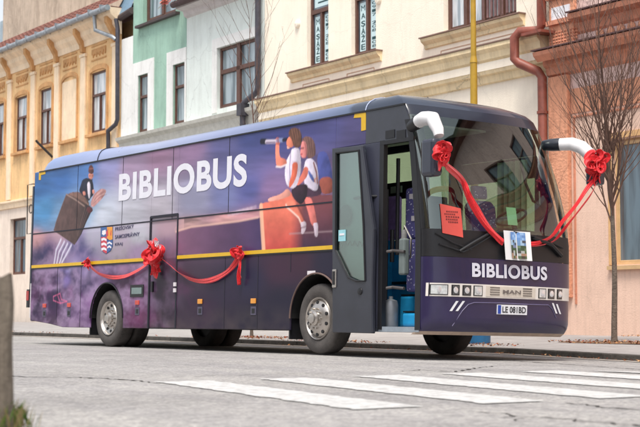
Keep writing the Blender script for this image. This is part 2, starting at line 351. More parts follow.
def window(parent, r, fm, pane, cols=2, transom=.62, fw_=.07, y=.14, sash=.045):
    s0, s1, h0, h1 = r; f = MB()
    f.box(s0, s0 + fw_, y, y + .07, h0, h1); f.box(s1 - fw_, s1, y, y + .07, h0, h1)
    f.box(s0 + fw_, s1 - fw_, y, y + .07, h0, h0 + fw_); f.box(s0 + fw_, s1 - fw_, y, y + .07, h1 - fw_, h1)
    ht = h0 + (h1 - h0) * transom if transom else h1
    if transom: f.box(s0 + fw_, s1 - fw_, y - .02, y + .068, ht - fw_ * .7, ht + fw_ * .7)
    if cols > 1:
        for k in range(1, cols):
            c_ = s0 + (s1 - s0) * k / cols; f.box(c_ - fw_ * .6, c_ + fw_ * .6, y - .01, y + .066, h0 + fw_, (ht - fw_ * .7) if transom else h1 - fw_)
            if cols > 2 or transom is None: pass
    ax = s0 + fw_
    for k in range(cols):
        a = s0 + (s1 - s0) * k / cols + fw_ * .6; b = s0 + (s1 - s0) * (k + 1) / cols - fw_ * .6
        for (p, q) in (((a, a + sash), (h0 + fw_, ht - fw_ * .7)), ((b - sash, b), (h0 + fw_, ht - fw_ * .7))): f.box(p[0], p[1], y + .03, y + .06, q[0], q[1])
        f.box(a + sash, b - sash, y + .03, y + .06, h0 + fw_, h0 + fw_ + sash)
    w_ = f.build('window', fm, parent, bevel=.006)
    MB().add([(s0 + .02, y + .05, h0 + .02), (s1 - .02, y + .05, h0 + .02), (s1 - .02, y + .05, h1 - .02), (s0 + .02, y + .05, h1 - .02)], [(0, 1, 2, 3)]).build('pane', pane, w_)
    return w_
def backing(mb, s0, s1, h0, h1, d=.6, D=9): mb.box(s0, s1, d, D, h0, h1)
def moulding(mb, s0, s1, prof):
    """prof: (out, h) list, out is how far the profile stands before the wall"""
    n = len(prof); vs = [(s0, -o, h) for o, h in prof] + [(s1, -o, h) for o, h in prof]
    mb.add(vs, [(i, i + 1, n + i + 1, n + i) for i in range(n - 1)] + [tuple(range(n)), tuple(range(2 * n - 1, n - 1, -1))])
BRN = mm('brown_window_paint', (92, 62, 52), .5, var=.2, scale=8)
TERR = mm('terracotta_pipe', (134, 72, 58), .5, var=.25, scale=5)
ZINC = mm('zinc_gutter', (150, 156, 162), .45, .4, var=.25, scale=5)
DGR = mm('dark_downpipe', (70, 68, 76), .5, .2, var=.3, scale=6)
bx = lambda: tuple(F0)
edges = dict(a=fac(121, 120)[0], b=fac(133, 60)[0], c=fac(186.5, 60)[0], d=fac(264.5, 60)[0], e=fac(549.5, 60)[0])

# --- ochre stucco house (left)
B = empty('stucco_house', bx(), FROT); tag(B, 'ochre and peach stucco townhouse with worn relief work at the far left behind the bus', 'building')
OCH = plaster('ochre_stucco', (230, 190, 138), .14, .24, crack=.25)
OCP = plaster('peach_stucco', (238, 214, 184), .1, .2, crack=.2)
OCD = plaster('dark_ochre_stucco', (206, 158, 108), .2, .28, crack=.1)
LOW = plaster('pale_plaster', (228, 212, 198), .08, .14, crack=.15)
s0, s1 = -46.0, edges['a']
wins = [rect(15.5, 154, 28, 94), rect(39.5, 146.5, 52.3, 86.5), rect(90.5, 134, 107, 69)]
pitch_ = wins[1][0] - wins[0][0]
wins += [[wins[0][0] - pitch_ * k, wins[0][1] - pitch_ * k, wins[0][2], wins[0][3]] for k in (1, 2, 3)]
for q in wins: q[2], q[3] = wins[1][2], wins[1][3]
niche = rect(62, 142.6, 77.3, 76); niche[2], niche[3] = wins[1][2], wins[1][3]
lw = rect(9.5, 275, 26, 217); lows = [[lw[0] - k * 3.4, lw[1] - k * 3.4, lw[2], lw[3]] for k in range(0, 4)] + [[lw[0] + k * 3.4, lw[1] + k * 3.4, lw[2], lw[3]] for k in (1, 2)]
band_h = fac(20, 205)[1]
wl = MB(); holed(wl, s0, s1, band_h, 10.7, wins); holed(wl, s0, s1, band_h, 10.7, [], y=.55); wl.build('wall', OCH, B)
w2 = MB(); holed(w2, s0, s1, -.6, band_h, lows, depth=.25); backing(w2, s0, s1, -.6, 10.7); w2.build('ground_floor_wall', LOW, B)
for q in wins: window(B, q, BRN, PANE_L, y=.05, fw_=.06)
for q in lows: window(B, q, BRN, PANE_D, cols=2, transom=.65)
mo = MB(); moulding(mo, s0, s1, [(0, 10.1), (.05, 10.1), (.08, 10.3), (.2, 10.45), (.22, 10.6), (.42, 10.75), (.5, 10.95), (.5, 11.0), (0, 11.0)])
moulding(mo, s0, s1, [(0, band_h - .1), (.08, band_h - .08), (.1, band_h + .08), (.16, band_h + .14), (.16, band_h + .2), (0, band_h + .24)])
mo.build('cornice', OCP, B)
# arched window surrounds, sills, pilasters and relief panels
def surround(q, m_, t=.14, out=.05, name='window_surround'):
    s_ = MB(); a, b, c_, d = q
    s_.box(a - t, a - .002, -out, .02, c_, d); s_.box(b + .002, b + t, -out, .02, c_, d)
    n_ = 10; arc_o = [((a + b) / 2 + ((b - a) / 2 + t) * math.cos(math.pi * k / n_), d + .24 * math.sin(math.pi * k / n_) + .0) for k in range(n_ + 1)]
    arc_i = [((a + b) / 2 + ((b - a) / 2) * math.cos(math.pi * k / n_), d - .02 + .08 * math.sin(math.pi * k / n_)) for k in range(n_ + 1)]
    s_.xz(arc_o + arc_i[::-1], -out, .02)
    s_.box(a - t - .05, b + t + .05, -.14, .02, c_ - .14, c_ - .03)
    return s_.build(name, m_, B, bevel=.01)
for q in wins: surround(q, OCD)
nb = MB(); a, b, c_, d = niche; nb.box(a - .1, a, -.05, .02, c_, d); nb.box(b, b + .1, -.05, .02, c_, d); nb.box(a - .1, b + .1, -.12, .02, c_ - .14, c_ - .03)
nb.xz([((a + b) / 2 + ((b - a) / 2 + .1) * math.cos(math.pi * k / 10), d + .3 * math.sin(math.pi * k / 10)) for k in range(11)] + [((a + b) / 2 + ((b - a) / 2) * math.cos(math.pi * k / 10), d - .05 + .2 * math.sin(math.pi * k / 10)) for k in range(10, -1, -1)], -.05, .02)
nb.build('blind_niche', OCD, B, bevel=.01)
MB().box(a, b, -.02, .01, c_, d).build('niche_plaster', OCP, B)
cents = sorted([(q[0] + q[1]) / 2 for q in wins] + [(niche[0] + niche[1]) / 2])
mids = [(a_ + b_) / 2 for a_, b_ in zip(cents[:-1], cents[1:])] + [cents[0] - pitch_ / 2, (wins[2][1] + s1) / 2 + .15]
for i, c_ in enumerate(mids):
    p_ = MB().box(c_ - .2, c_ + .2, -.07, .0, band_h + .26, 9.75).box(c_ - .25, c_ + .25, -.1, 0, 9.75, 9.86); p_.build('pilaster', OCP, B, bevel=.01)
    cb = MB(); cb.prism([(0, 9.9), (.14, 9.92), (.17, 10.15), (.32, 10.4), (.42, 10.55), (.42, 10.74), (0, 10.74)], lambda o, h: (c_ - .1, -o, h), lambda o, h: (c_ + .1, -o, h)); cb.build('corbel', OCD, B, bevel=.01)
for c_ in cents:
    rp = MB().box(c_ - .62, c_ + .62, -.03, 0, wins[0][3] + .42, wins[0][3] + .46).box(c_ - .62, c_ + .62, -.03, 0, 10.0, 10.04)
    for k in range(13):
        x = c_ - .54 + k * .09; zt = 9.9; hh = .14 + .16 * abs(math.sin(k * 1.1 + c_)); rp.xz([(x - .03, zt), (x + .03, zt), (x + .035, zt - hh * .6), (x, zt - hh), (x - .035, zt - hh * .6)], -.04, 0)
    rp.build('relief_panel', OCD, B)
# roof strip of tiles and zinc gutter
rf = MB(); n_ = 60
for k in range(n_):
    a = s0 + (s1 - s0) * k / n_; b = s0 + (s1 - s0) * (k + 1) / n_ - .04
    for j in range(5): y_ = -.45 + j * .42; z_ = 11.02 + j * .27; rf.add([(a, y_, z_ + .05), (b, y_, z_ + .05), (b, y_ + .5, z_ + .31), (a, y_ + .5, z_ + .31), ((a + b) / 2, y_, z_ + .1), ((a + b) / 2, y_ + .5, z_ + .36)], [(0, 4, 5, 3), (4, 1, 2, 5), (0, 1, 4)])
rf.box(s0, s1, -.42, 1.6, 10.98, 11.02); rf.build('roof', mat('rusty_roof_tiles', (112, 68, 58), .85, var=.45, scale=4, bump=.4), B)
gt = MB(); gt.tube([(s0, -.58, 10.98), (s1 + .1, -.58, 10.93)], .1, 12)
for k in range(24):
    x = s1 - .3 - k * .95; gt.box(x, x + .03, -.71, -.45, 10.85, 11.08)
gt.build('gutter', ZINC, B, smooth=True)
dp = MB(); e = fac(124, 50); x = s1 - .05
dp.tube([(x - 1.0, -.55, 10.9), (x - 1.0, -.5, 10.35), (x - .1, -.28, 10.0), (x, -.2, 9.9)], .07, 10); dp.build('gutter_spout', ZINC, B, smooth=True)
d2 = MB(); zb = fac(118, 131)[1]; d2.tube([(x, -.2, 10.6), (x + .05, -.16, 10.3), (x + .06, -.14, zb + .35), (x - .02, -.16, zb + .2), (x - .55, -.2, zb + .02), (x - .6, -.16, zb - .1), (x - .6, -.14, .3)], .075, 10); d2.build('downpipe', DGR, B, smooth=True)
# flag bracket and thin iron frame on this wall
fb = MB(); a = fac(50, 157, -.1); fb.tube([(a[0], 0, a[1]), (a[0] - .25, -.5, a[1] + .55), (a[0] - .27, -.55, a[1] + .62)], .045, 8); fb.build('flag_bracket', mm('black_iron', (38, 36, 38), .5, .3), B)
p = [fac(27, 234, -.3), fac(33, 184, -.3)]
ir = MB(); x0, x1, z0, z1 = p[0][0], p[1][0], p[0][1], p[1][1]
ir.tube([(x1, 0, z1), (x1, -.3, z1), (x0, -.3, z1), (x0, -.3, z0), (x1, -.3, z0), (x1, 0, z0)], .022, 6)
ir.tube([(x0 + .35 + .16 * math.cos(t), -.3, (z0 + z1) / 2 + .16 * math.sin(t)) for t in np.linspace(.7, 5.6, 12)], .02, 6); ir.build('iron_bracket', mm('black_iron', (38, 36, 38), .5, .3), B)

# --- tall rendered gable behind it
B = empty('gabled_house', bx(), FROT); tag(B, 'tall windowless brown rendered house rising behind the ochre house roof', 'building')
gw = MB(); c0 = fac(3, 20, 6)[0]; c1 = fac(117, 20, 6)[0]
gw.box(c0, c1, 6, 16, 0, 22); gw.build('wall', plaster('brown_render', (190, 172, 155), .14, .3, .5, 14), B)
rr = MB(); rr.xz([(c0 - 1.2, 15.9), (c0 + .2, 15.9), (c0 + .2, 13.0), (c0 - 1.2, 13.0)], 6.3, 8); rr.build('annex', mat('annex_wall', (150, 165, 175), .8), B)
rr = MB().box(c0 - .4, c1 + .4, 5.6, 16.4, 22.0, 22.3).build('roof', mm('far_roof', (120, 80, 70), .8), B)

# --- mint green house
B = empty('green_house', bx(), FROT); tag(B, 'mint green plastered house with white window surrounds between the ochre and the white house', 'building')
GRN = plaster('mint_plaster', (152, 186, 170), .1, .16, crack=.3); WHT = plaster('white_plaster', (228, 228, 226), .05, .12, crack=.2)
s0, s1 = edges['a'] + .01, edges['c']
gwin = [rect(138, 133, 148.5, 74), rect(173, 124, 185.3, 60.5)]; hb = min(gwin[0][2], gwin[1][2]); ht = (gwin[0][3] + gwin[1][3]) / 2
for q in gwin: q[2], q[3] = hb, ht
up = rect(143, 27, 176, -40); sill = fac(160, 19)[1]; up[2] = sill + .05; up[3] = sill + 2.2
wl = MB(); holed(wl, edges['b'], s1, -.6, 14.5, gwin + [up], depth=.14); wl.build('wall', GRN, B)
wq = MB(); backing(wq, s0, s1, -.6, 14.5, .6, 12); wq.box(s0, edges['b'] - .002, -.004, .6, -.6, 9.9); wq.build('side_wall', WHT, B)
for q in gwin: window(B, q, BRN, PANE, cols=1, transom=.62, y=.06, fw_=.06); 
for q in gwin:
    sr = MB(); t = .42; a, b, c_, d = q; sr.box(a - t, a - .001, -.03, 0, c_ - .1, d + .45); sr.box(b + .001, min(b + t, s1), -.03, 0, c_ - .1, d + .45); sr.box(a - .001, b + .001, -.03, 0, d + .001, d + .45); sr.build('window_surround', WHT, B)
window(B, up, BRN, PANE, cols=2, transom=None, fw_=.12)
sb = MB().box(up[0] - .3, up[1] + .3, -.16, .0, sill - .08, sill); sb.build('window_sill', mm('dark_sill', (70, 58, 58), .6), B)
ld = MB(); hl = fac(154, 131)[1]
moulding(ld, s0, edges['d'], [(0, hl - .55), (.05, hl - .5), (.08, hl - .2), (.2, hl - .1), (.22, hl), (0, hl + .03)]); ld.build('string_course', mm('grey_ledge', (190, 188, 180), .85, var=.15), B)
# the slate blue dormer and dark roof left of the green wall
dr = MB(); a = fac(112, 22); b = fac(133, 8); dr.add([(s0 - .9, .1, a[1] - .1), (edges['b'], .1, 10.9), (edges['b'], 2.2, 13.6), (s0 - .9, 2.2, 12.9)], [(0, 1, 2, 3)]); dr.add([(s0 - .5, -.12, 10.7), (edges['b'] - .01, -.12, 10.75), (edges['b'] - .01, 1.0, 13.6), (s0 - .5, 1.0, 12.2)], [(0, 1, 2, 3)])
dr.build('slate_roof', mat('blue_slate', (112, 138, 158), .5, var=.15), B)
dr = MB().tube([(s0 - .9, -.05, 10.55), (edges['b'], -.05, 10.75)], .12, 10).build('gutter', mm('dark_sill', (70, 58, 58), .6), B)
rf = MB().box(s0, s1, -.3, 12, 14.5, 14.8).build('roof', mm('far_roof', (120, 80, 70), .8), B)

# --- white house
B = empty('white_house', bx(), FROT); tag(B, 'pale white plastered house with one wide brown double window left of the cream house', 'building')
s0, s1 = edges['c'] + .01, edges['d']
PW = plaster('bluish_white_plaster', (220, 228, 224), .05, .12, crack=.3)
ww = rect(217, 113, 255.5, 36.5); a1 = fac(255.5, 96.5)[1]; ww[2] = (ww[2] + a1) / 2
ee = fac(200, 6)[1]
wl = MB(); holed(wl, s0, s1, -.6, ee, [ww], depth=.2); backing(wl, s0, s1, -.6, ee, .6, 10); wl.build('wall', PW, B)
window(B, ww, BRN, PANE, cols=2, transom=.6, fw_=.09, y=.1)
cm = (ww[0] + ww[1]) / 2; MB().box(cm - .1, cm + .1, .08, .2, ww[2], ww[3]).build('window_post', BRN, B)
sr = MB(); t = .3; a, b, c_, d = ww; sr.box(a - t, a - .001, -.02, 0, c_ - .1, d + .3); sr.box(a - .001, b + .3, -.02, 0, d + .001, d + .3); sr.box(b + .001, b + .3, -.02, 0, c_, d - .001); sr.build('window_surround', WHT, B)
ev = MB(); moulding(ev, s0, s1, [(0, ee - .25), (.1, ee - .2), (.15, ee - .05), (.4, ee), (.4, ee + .1), (0, ee + .1)]); ev.build('eaves', mm('eaves_paint', (196, 190, 190), .8), B)
rf = MB().add([(s0, -.5, ee + .1), (s1, -.5, ee + .1), (s1, 5, ee + 3.5), (s0, 5, ee + 3.5)], [(0, 1, 2, 3)]).tube([(s0, -.5, ee + .12), (s1, -.5, ee + .08)], .1, 10); rf.build('roof', mm('dark_roof', (78, 60, 60), .8, var=.3), B)
# window box flowers above the eaves corner
fl = MB()
for _ in range(150):
    a = random.uniform(s0 - .7, s0 + 1.4); z = ee + .28 + random.uniform(-.1, .22) + (a - s0) * .08; r = random.uniform(.03, .07); y = -.55 + random.uniform(-.12, .1)
    fl.add([(a - r, y, z), (a, y - r, z - r), (a + r, y, z), (a, y + r, z + r)], [(0, 1, 2, 3)], random.choice([tuple(s2l((205, 60, 45))), tuple(s2l((220, 90, 60))), tuple(s2l((90, 90, 60)))]))
fo = fl.build('flowers', vcmat('flower_petals', .7, 0), None, fixn=False); fo.location = F0; fo.rotation_euler = (0, 0, FROT)
tag(fo, 'red flowers in a box at the eaves between the green and white houses', 'flowers')
d2 = MB(); x = fac(262, 50)[0]; zb = fac(262, 96)[1]
d2.tube([(x, -.14, ee), (x, -.14, zb + .25), (x - .06, -.14, zb + .1), (x - .7, -.18, zb - .12), (x - .74, -.2, zb - .3), (x - .74, -.2, zb - .9)], .085, 10); d2.build('downpipe', DGR, B, smooth=True)
pb = MB().box(x - .86, x - .62, -.34, -.05, zb - .5, zb - .15).build('pipe_hopper', DGR, B)

# --- cream house
B = empty('cream_house', bx(), FROT); tag(B, 'cream townhouse with yellow cornice and massage lettering in its upper windows', 'building')
CRM = plaster('cream_plaster', (248, 235, 217), .04, .06, crack=.15); YEL = plaster('yellow_stucco', (238, 216, 176), .1, .18)
s0, s1 = edges['d'] + .01, edges['e']
m1 = rect(307, 68.4, 328.4, 10); m2 = rect(351.3, 57.2, 375.8, 5); bw = rect(443.6, 34, 516, -30)
hb = (m1[2] + m2[2] + bw[2]) / 3; htop = hb + 2.55
for q in (m1, m2, bw): q[2], q[3] = hb, htop
holes = [m1, m2, bw]
chh = 6.65
wl = MB(); holed(wl, s0, s1, chh, 11.5, holes, depth=.3); holed(wl, s0, s1, -.6, chh, []); backing(wl, s0, s1, -.6, 11.5, .6, 11); wl.build('wall', CRM, B)
LBL = mat('window_lettering', (28, 70, 74), .6); FILM = mat('pale_film', (198, 222, 226), .4, var=.05)
for q in (m1, m2):
    w_ = window(B, q, BRN, PANE_D, cols=2, transom=.60, fw_=.085, y=.12)
    hh = q[3] - q[2]; mid = (q[0] + q[1]) / 2
    for (a, b, word) in ((q[0] + .17, mid - .1, 'MASÁŽE'), (mid + .1, q[1] - .14, '0917 208 108')):
        st = MB().box(a, b, .165, .168, q[2] + .13, q[2] + hh * .55); st.build('poster', FILM, B)
        tx = MB(); n_ = len(word); z1 = q[2] + hh * .54; z0 = q[2] + .16; step = (z1 - z0) / n_
        for k, ch in enumerate(word):
            if ch == ' ': continue
            zt = z1 - k * step; up_ = 1.0
            if ch in 'ÁŽ': put_text(tx, ch, lambda u_, v_, zt=zt: (a + (b - a) * (.18 + .64 * u_), .161, zt - step * .95 + step * .98 * v_), .015)
            else: put_text(tx, ch, lambda u_, v_, zt=zt: (a + (b - a) * (.18 + .64 * u_), .161, zt - step * .95 + step * .72 * v_), .0 if ch in 'M0987' else .015)
        tx.build('lettering', LBL, B)
    st = MB().box(q[0] + .14, q[1] - .12, .165, .168, q[2] + hh * .65, q[2] + hh * .9); st.build('poster', FILM, B)
    for k in range(4):
        zc = q[2] + hh * (.69 + .05 * k); MB().box(q[0] + .3, q[1] - .25 - .08 * (k % 2), .161, .1645, zc, zc + .04).build('print_line', LBL, B)
window(B, bw, BRN, PANE_L, cols=4, transom=.66, fw_=.1, y=.14)
# drapes seen in the right half of the wide window
dpz = MB()
for k in range(9):
    x = bw[0] + (bw[1] - bw[0]) * (.5 + .052 * k); dpz.tube([(x, .155, bw[2] + .14), (x, .155, bw[3] - .2)], .035, 6)
dpz.build('curtain', mat('brown_curtain', (112, 84, 84), .8, var=.25, scale=10), B)
sl_ = MB()
for (a, b) in ((fac(292, 74)[0], fac(382, 52)[0]), (fac(426, 40)[0], fac(525, 15.5)[0])):
    moulding(sl_, a, b, [(0, hb - .3), (.05, hb - .28), (.06, hb - .2), (.16, hb - .12), (.18, hb - .06), (.18, hb - .05), (0, hb - .02)])
sl_.build('window_sill', YEL, B)
sc_ = MB()
for (a, b) in ((fac(292, 74)[0], fac(382, 52)[0]), (fac(426, 40)[0], fac(525, 15.5)[0])): sc_.box(a - .03, b + .03, -.21, .0, hb - .045, hb - .015)
sc_.box(s0, s1 - .02, -.36, 0, chh + .005, chh + .035); sc_.build('ledge_flashing', mm('brown_flashing', (126, 98, 86), .6, var=.2), B)
pl = MB()
for (px0, px1) in ((357, 500),):
    pass
def thinrect(mb, a, b, c_, d, t=.018):
    mb.box(a, b, -.012, 0, c_, c_ + t); mb.box(a, b, -.012, 0, d, d + t); mb.box(a, a + t, -.012, 0, c_, d); mb.box(b, b + t, -.012, 0, c_, d)
for (a, b) in ((347, 374), (303, 329), (441, 516)):
    pl = MB(); thinrect(pl, fac(a, 60)[0], fac(b, 60)[0], hb - .85, hb - .42); pl.build('sunk_panel', mm('panel_line', (196, 160, 135), .9), B)
cn = MB(); moulding(cn, s0, s1 - .02, [(0, 5.82), (.07, 5.84), (.1, 6.0), (.17, 6.02), (.19, 6.08), (.19, 6.3), (.24, 6.34), (.26, 6.48), (.34, 6.56), (.34, 6.65), (0, 6.652)]); cn.build('cornice', YEL, B)
cn = MB(); cn.box(s0, s1 - .03, -.205, 0, 6.1, 6.28); cn.build('cornice_band', CRM, B)
for (px, py) in ((298, 24), (379, 0)):
    a = fac(px, py); kn = MB(); kn.lathe([(.001, -.09), (.09, -.07), (.12, -.03), (.12, 0)], (a[0], 0, a[1]), 'y', 12); kn.build('stucco_boss', CRM, B, smooth=True)
dp = MB(); xx = fac(545, 20)[0] + .08; a = fac(543, 33); z1 = a[1]; z2 = fac(530, 64)[1]; xl = fac(532, 50)[0]
dp.tube([(xx, -.17, 11.5), (xx, -.17, z1 + .12), (xx - .1, -.2, z1 + .02), (xl + .1, -.45, z1 + .02), (xl, -.5, z1 - .1), (xl, -.5, z2 + .05), (xl + .1, -.46, z2 - .05), (xx - .1, -.2, z2 - .25), (xx, -.17, z2 - .4), (xx, -.17, .15)], .105, 12)
dp.build('downpipe', TERR, B, smooth=True)
for z in (3.0, 4.9, 8.6): MB().lathe([(.105, 0), (.125, 0), (.125, .06), (.105, .06)], (xx, -.17, z), 'z', 12).build('pipe_clip', TERR, B)
MB().box(xx - .3, xx + .35, -.5, 0, z1 - .1, z1 - .04).build('pipe_flashing', TERR, B)

# --- salmon house (right)
B = empty('salmon_house', bx(), FROT); tag(B, 'salmon and pink rusticated townhouse at the right edge behind the bare tree', 'building')
SAL = plaster('salmon_stucco', (222, 158, 126), .14, .25, 1.0, 18, scale=4); PNK = plaster('pink_plaster', (232, 198, 178), .06, .13, crack=.15); PKR = plaster('rough_pink_stucco', (226, 196, 188), .12, .25, .9, 16, scale=6)
SLC = plaster('salmon_cornice', (210, 142, 114), .15, .3, scale=4)
s0, s1 = edges['e'] + .01, 18.0
bwn = rect(613, 265, 680, 137); bwn[1] = bwn[0] + 3.0; bwn[3] = fac(613, 140)[1]
bands = [fac(600, 108)[1], fac(600, 84)[1]]; ch0, ch1 = fac(575, 69)[1], fac(600, 44)[1]
upw = [fac(606, 12)[0], fac(606, 12)[0] + 1.5, fac(606, 10)[1], fac(606, 10)[1] + 2.2]
wl = MB(); holed(wl, s0, s1, -.6, bands[0], [bwn, [bwn[0] + 4.6, bwn[1] + 4.6, bwn[2], bwn[3]]], depth=.22); backing(wl, s0, s1, -.6, 11.5, .6, 11); wl.build('wall', PNK, B)
wl = MB(); ups = [[upw[0] + 3.0 * k, upw[1] + 3.0 * k, upw[2], upw[3]] for k in range(5)]; holed(wl, s0, s1, bands[0], 11.5, ups, depth=.22); wl.build('upper_wall', PKR, B)
FR = mat('yellow_frame', (206, 172, 128), .6, var=.1)
w_ = window(B, bwn, FR, PANE_D, cols=2, transom=.97, fw_=.05, y=.1); w_['label'] = 'wide shop window with pale yellow frame'
window(B, [bwn[0] + 4.6, bwn[1] + 4.6, bwn[2], bwn[3]], FR, PANE_D, cols=2, transom=.97, fw_=.05, y=.1)
for u_ in ups: window(B, u_, BRN, PANE_D, cols=2, transom=.6)
MB().box(bwn[0] - .1, bwn[1] + .1, -.08, 0, bwn[2] - .1, bwn[2] - .02).build('window_sill', FR, B)
MB().box(bwn[0] - .09, bwn[1] + .1, -.03, 0, bwn[3] + .02, bwn[3] + .14).box(bwn[0] - .09, bwn[0] - .002, -.03, 0, bwn[2], bwn[3] + .02).build('window_surround', mm('ochre_trim', (214, 170, 120), .8), B)
pz = MB(); a = fac(552, 100)[0]; b = fac(571.5, 150)[0]; zlo = fac(566, 298)[1]; pz.box(a, b, -.12, 0, zlo, ch0 - .1); pz.build('corner_pilaster', SAL, B, bevel=.02)
cn = MB(); moulding(cn, a - .05, s1, [(0, ch0 - .1), (.1, ch0 - .05), (.13, ch0 + .1), (.2, ch0 + .15), (.22, ch0 + .32), (.34, ch0 + .38), (.36, ch1 - .2), (.48, ch1 - .08), (.5, ch1), (0, ch1 + .02)]); cn.build('cornice', SLC, B)
MB().box(a - .08, s1, -.53, 0, ch1 + .022, ch1 + .05).build('ledge_flashing', mm('dark_flashing', (86, 58, 58), .6), B)
bb = MB(); bb.box(b + .02, s1, -.02, 0, bands[0] - .02, bands[1]); bb.build('band', SAL, B)
bl_ = MB(); q0 = fac(573, 118)[1]; bl_.box(b + .08, s1, -.035, 0, q0 - .0, q0 + .04).box(b + .08, b + .12, -.03, 0, .8, q0); bl_.build('panel_edge', SLC, B)
# upper storey: pilaster with white square and studded panel
us = [fac(552, 15)[0], fac(577, 15)[0]]; zz = [fac(560, 48)[1], fac(560, 30)[1], fac(560, 24)[1], fac(560, 8)[1], fac(560, -4)[1]]
MB().box(us[0], us[1], -.1, 0, ch1 + .05, 11.4).build('upper_pilaster', SAL, B, bevel=.02)
MB().box(us[0] + .12, us[1] - .1, -.13, -.1, zz[2], zz[3]).build('white_square', mat('white_square_plaster', (226, 226, 230), .8), B)
for h in (zz[1] + .1, zz[3] + .18): MB().box(us[0] - .02, us[1] + .02, -.17, 0, h, h + .1).build('moulded_band', SLC, B)
sd = MB(); nx, nz = 10, 5
for i in range(nx):
    for j in range(nz):
        x = us[0] + .08 + (us[1] - us[0] + .1) * i / nx; z = ch1 + .15 + (zz[1] - ch1 - .15) * j / nz; r = .035
        sd.add([(x - r, -.1, z), (x, -.1, z - r), (x + r, -.1, z), (x, -.1, z + r), (x, -.15, z)], [(0, 1, 4), (1, 2, 4), (2, 3, 4), (3, 0, 4)])
sd.build('studded_panel', SLC, B)
h = fac(600, 13)[1]; sx = fac(577.5, 19)[0]; si = MB(); moulding(si, sx, s1, [(0, h - .35), (.06, h - .3), (.1, h - .12), (.28, h - .05), (.3, h + .06), (0, h + .08)]); si.build('window_sill', SLC, B)
MB().box(sx - .03, s1, -.33, 0, h + .082, h + .11).build('ledge_flashing', mm('dark_flashing', (86, 58, 58), .6), B)
sd = MB(); zc0, zc1 = fac(610, 38)[1], fac(610, 26)[1]
for i in range(26):
    x = sx + .7 + i * .3; sd.lathe([(.11, -.01), (.11, -.04), (.06, -.07), (.001, -.08)], (x, 0, (zc0 + zc1) / 2), 'y', 8)
sd.box(sx + .5, s1, -.03, 0, zc0 - .1, zc0 - .04).box(sx + .5, s1, -.03, 0, zc1 + .02, zc1 + .08); sd.build('relief_frieze', SAL, B, smooth=True)
MB().box(s0, s1, -.4, 11, 11.5, 11.8).build('roof', mm('far_roof', (120, 80, 70), .8), B)

# --- houses on the near side of the street, behind the camera (they mirror in the windscreen)
def near_house(x0, x1, h, wc, rc, label, cat='building'):
    Bn = empty('street_house', (x0, -19.0, 0)); tag(Bn, label, cat)
    L = x1 - x0; hs_ = []
    n_ = int(L // 3.2)
    for st_ in range(2):
        for k in range(n_): a_ = .9 + k * L / n_; hs_.append([a_, a_ + 1.2, 1.3 + st_ * 3.6, 3.2 + st_ * 3.6])
    # mesh drawn in front-plane form facing +Y
    wl_ = MB(); holed(wl_, 0, L, -.6, h, hs_, depth=.2); wl_.v = [(L - x, -y, z) for x, y, z in wl_.v]; wl_.box(0, L, -9, -.5, -.6, h); wl_.build('wall', wc, Bn)
    for q in hs_:
        f_ = MB(); f_.box(q[0], q[1], -.2, -.12, q[2], q[3]); f_.v = [(L - x, y, z) for x, y, z in f_.v]; f_.build('window', PANE_D, Bn)
    r_ = MB().add([(-.3, .5, h - .1), (L + .3, .5, h - .1), (L + .3, -5, h + 4.2), (-.3, -5, h + 4.2), (-.3, -10, h), (L + .3, -10, h)], [(0, 1, 2, 3), (3, 2, 5, 4), (0, 3, 4), (1, 5, 2), (0, 4, 5, 1)]); r_.build('roof', rc, Bn)
near_house(-14, 4, 7.8, mat('grey_plaster', (170, 165, 158), .9), mat('brown_tile_roof', (84, 66, 62), .8, var=.3, scale=3), 'grey two storey house with brown roof across the street, left of the camera')
near_house(4.4, 21, 9.0, mat('sand_plaster', (192, 172, 146), .9), mat('black_tile_roof', (60, 58, 62), .8, var=.3, scale=3), 'sand coloured house with black roof directly behind the camera')
near_house(21.4, 44, 7.5, mat('blue_plaster', (140, 158, 176), .9), mat('red_tile_roof', (110, 66, 54), .8, var=.3, scale=3), 'blue plastered house with red roof across the street, right of the camera')

# next house along the far pavement, beyond the right edge (mirrored in the windscreen)
B = empty('corner_house', bx(), FROT); tag(B, 'brown four storey house next to the salmon house, beyond the right edge', 'building')
cw_ = MB(); hs_ = [[20 + k * 2.9, 21.2 + k * 2.9, 1.4 + 3.3 * j, 3.3 + 3.3 * j] for k in range(7) for j in range(4)]
holed(cw_, 18.2, 41, -.6, 14, hs_); backing(cw_, 18.2, 41, -.6, 14, .6, 12); cw_.build('wall', mat('brown_plaster', (176, 150, 130), .9), B)
for q in hs_: MB().box(q[0], q[1], .12, .2, q[2], q[3]).build('window', PANE_D, B)
MB().add([(18.0, -.8, 13.8), (41.3, -.8, 13.8), (41.3, 6, 18.5), (18.0, 6, 18.5), (18.0, 13, 13.8), (41.3, 13, 13.8)], [(0, 1, 2, 3), (3, 2, 5, 4), (0, 3, 4), (1, 5, 2), (0, 4, 5, 1)]).build('roof', mat('dark_tile_roof', (52, 46, 46), .85, var=.3, scale=2), B)
B = bpy.data.objects['salmon_house']
MB().add([(-1.55, -.6, 11.82), (18.0, -.6, 11.82), (18.0, 5, 16.2), (-1.55, 5, 16.2), (-1.55, 11, 11.82), (18.0, 11, 11.82)], [(0, 1, 2, 3), (3, 2, 5, 4), (0, 3, 4), (1, 5, 2), (0, 4, 5, 1)]).build('roof_slope', mat('dark_tiles', (58, 48, 46), .85, var=.3, scale=3), B)

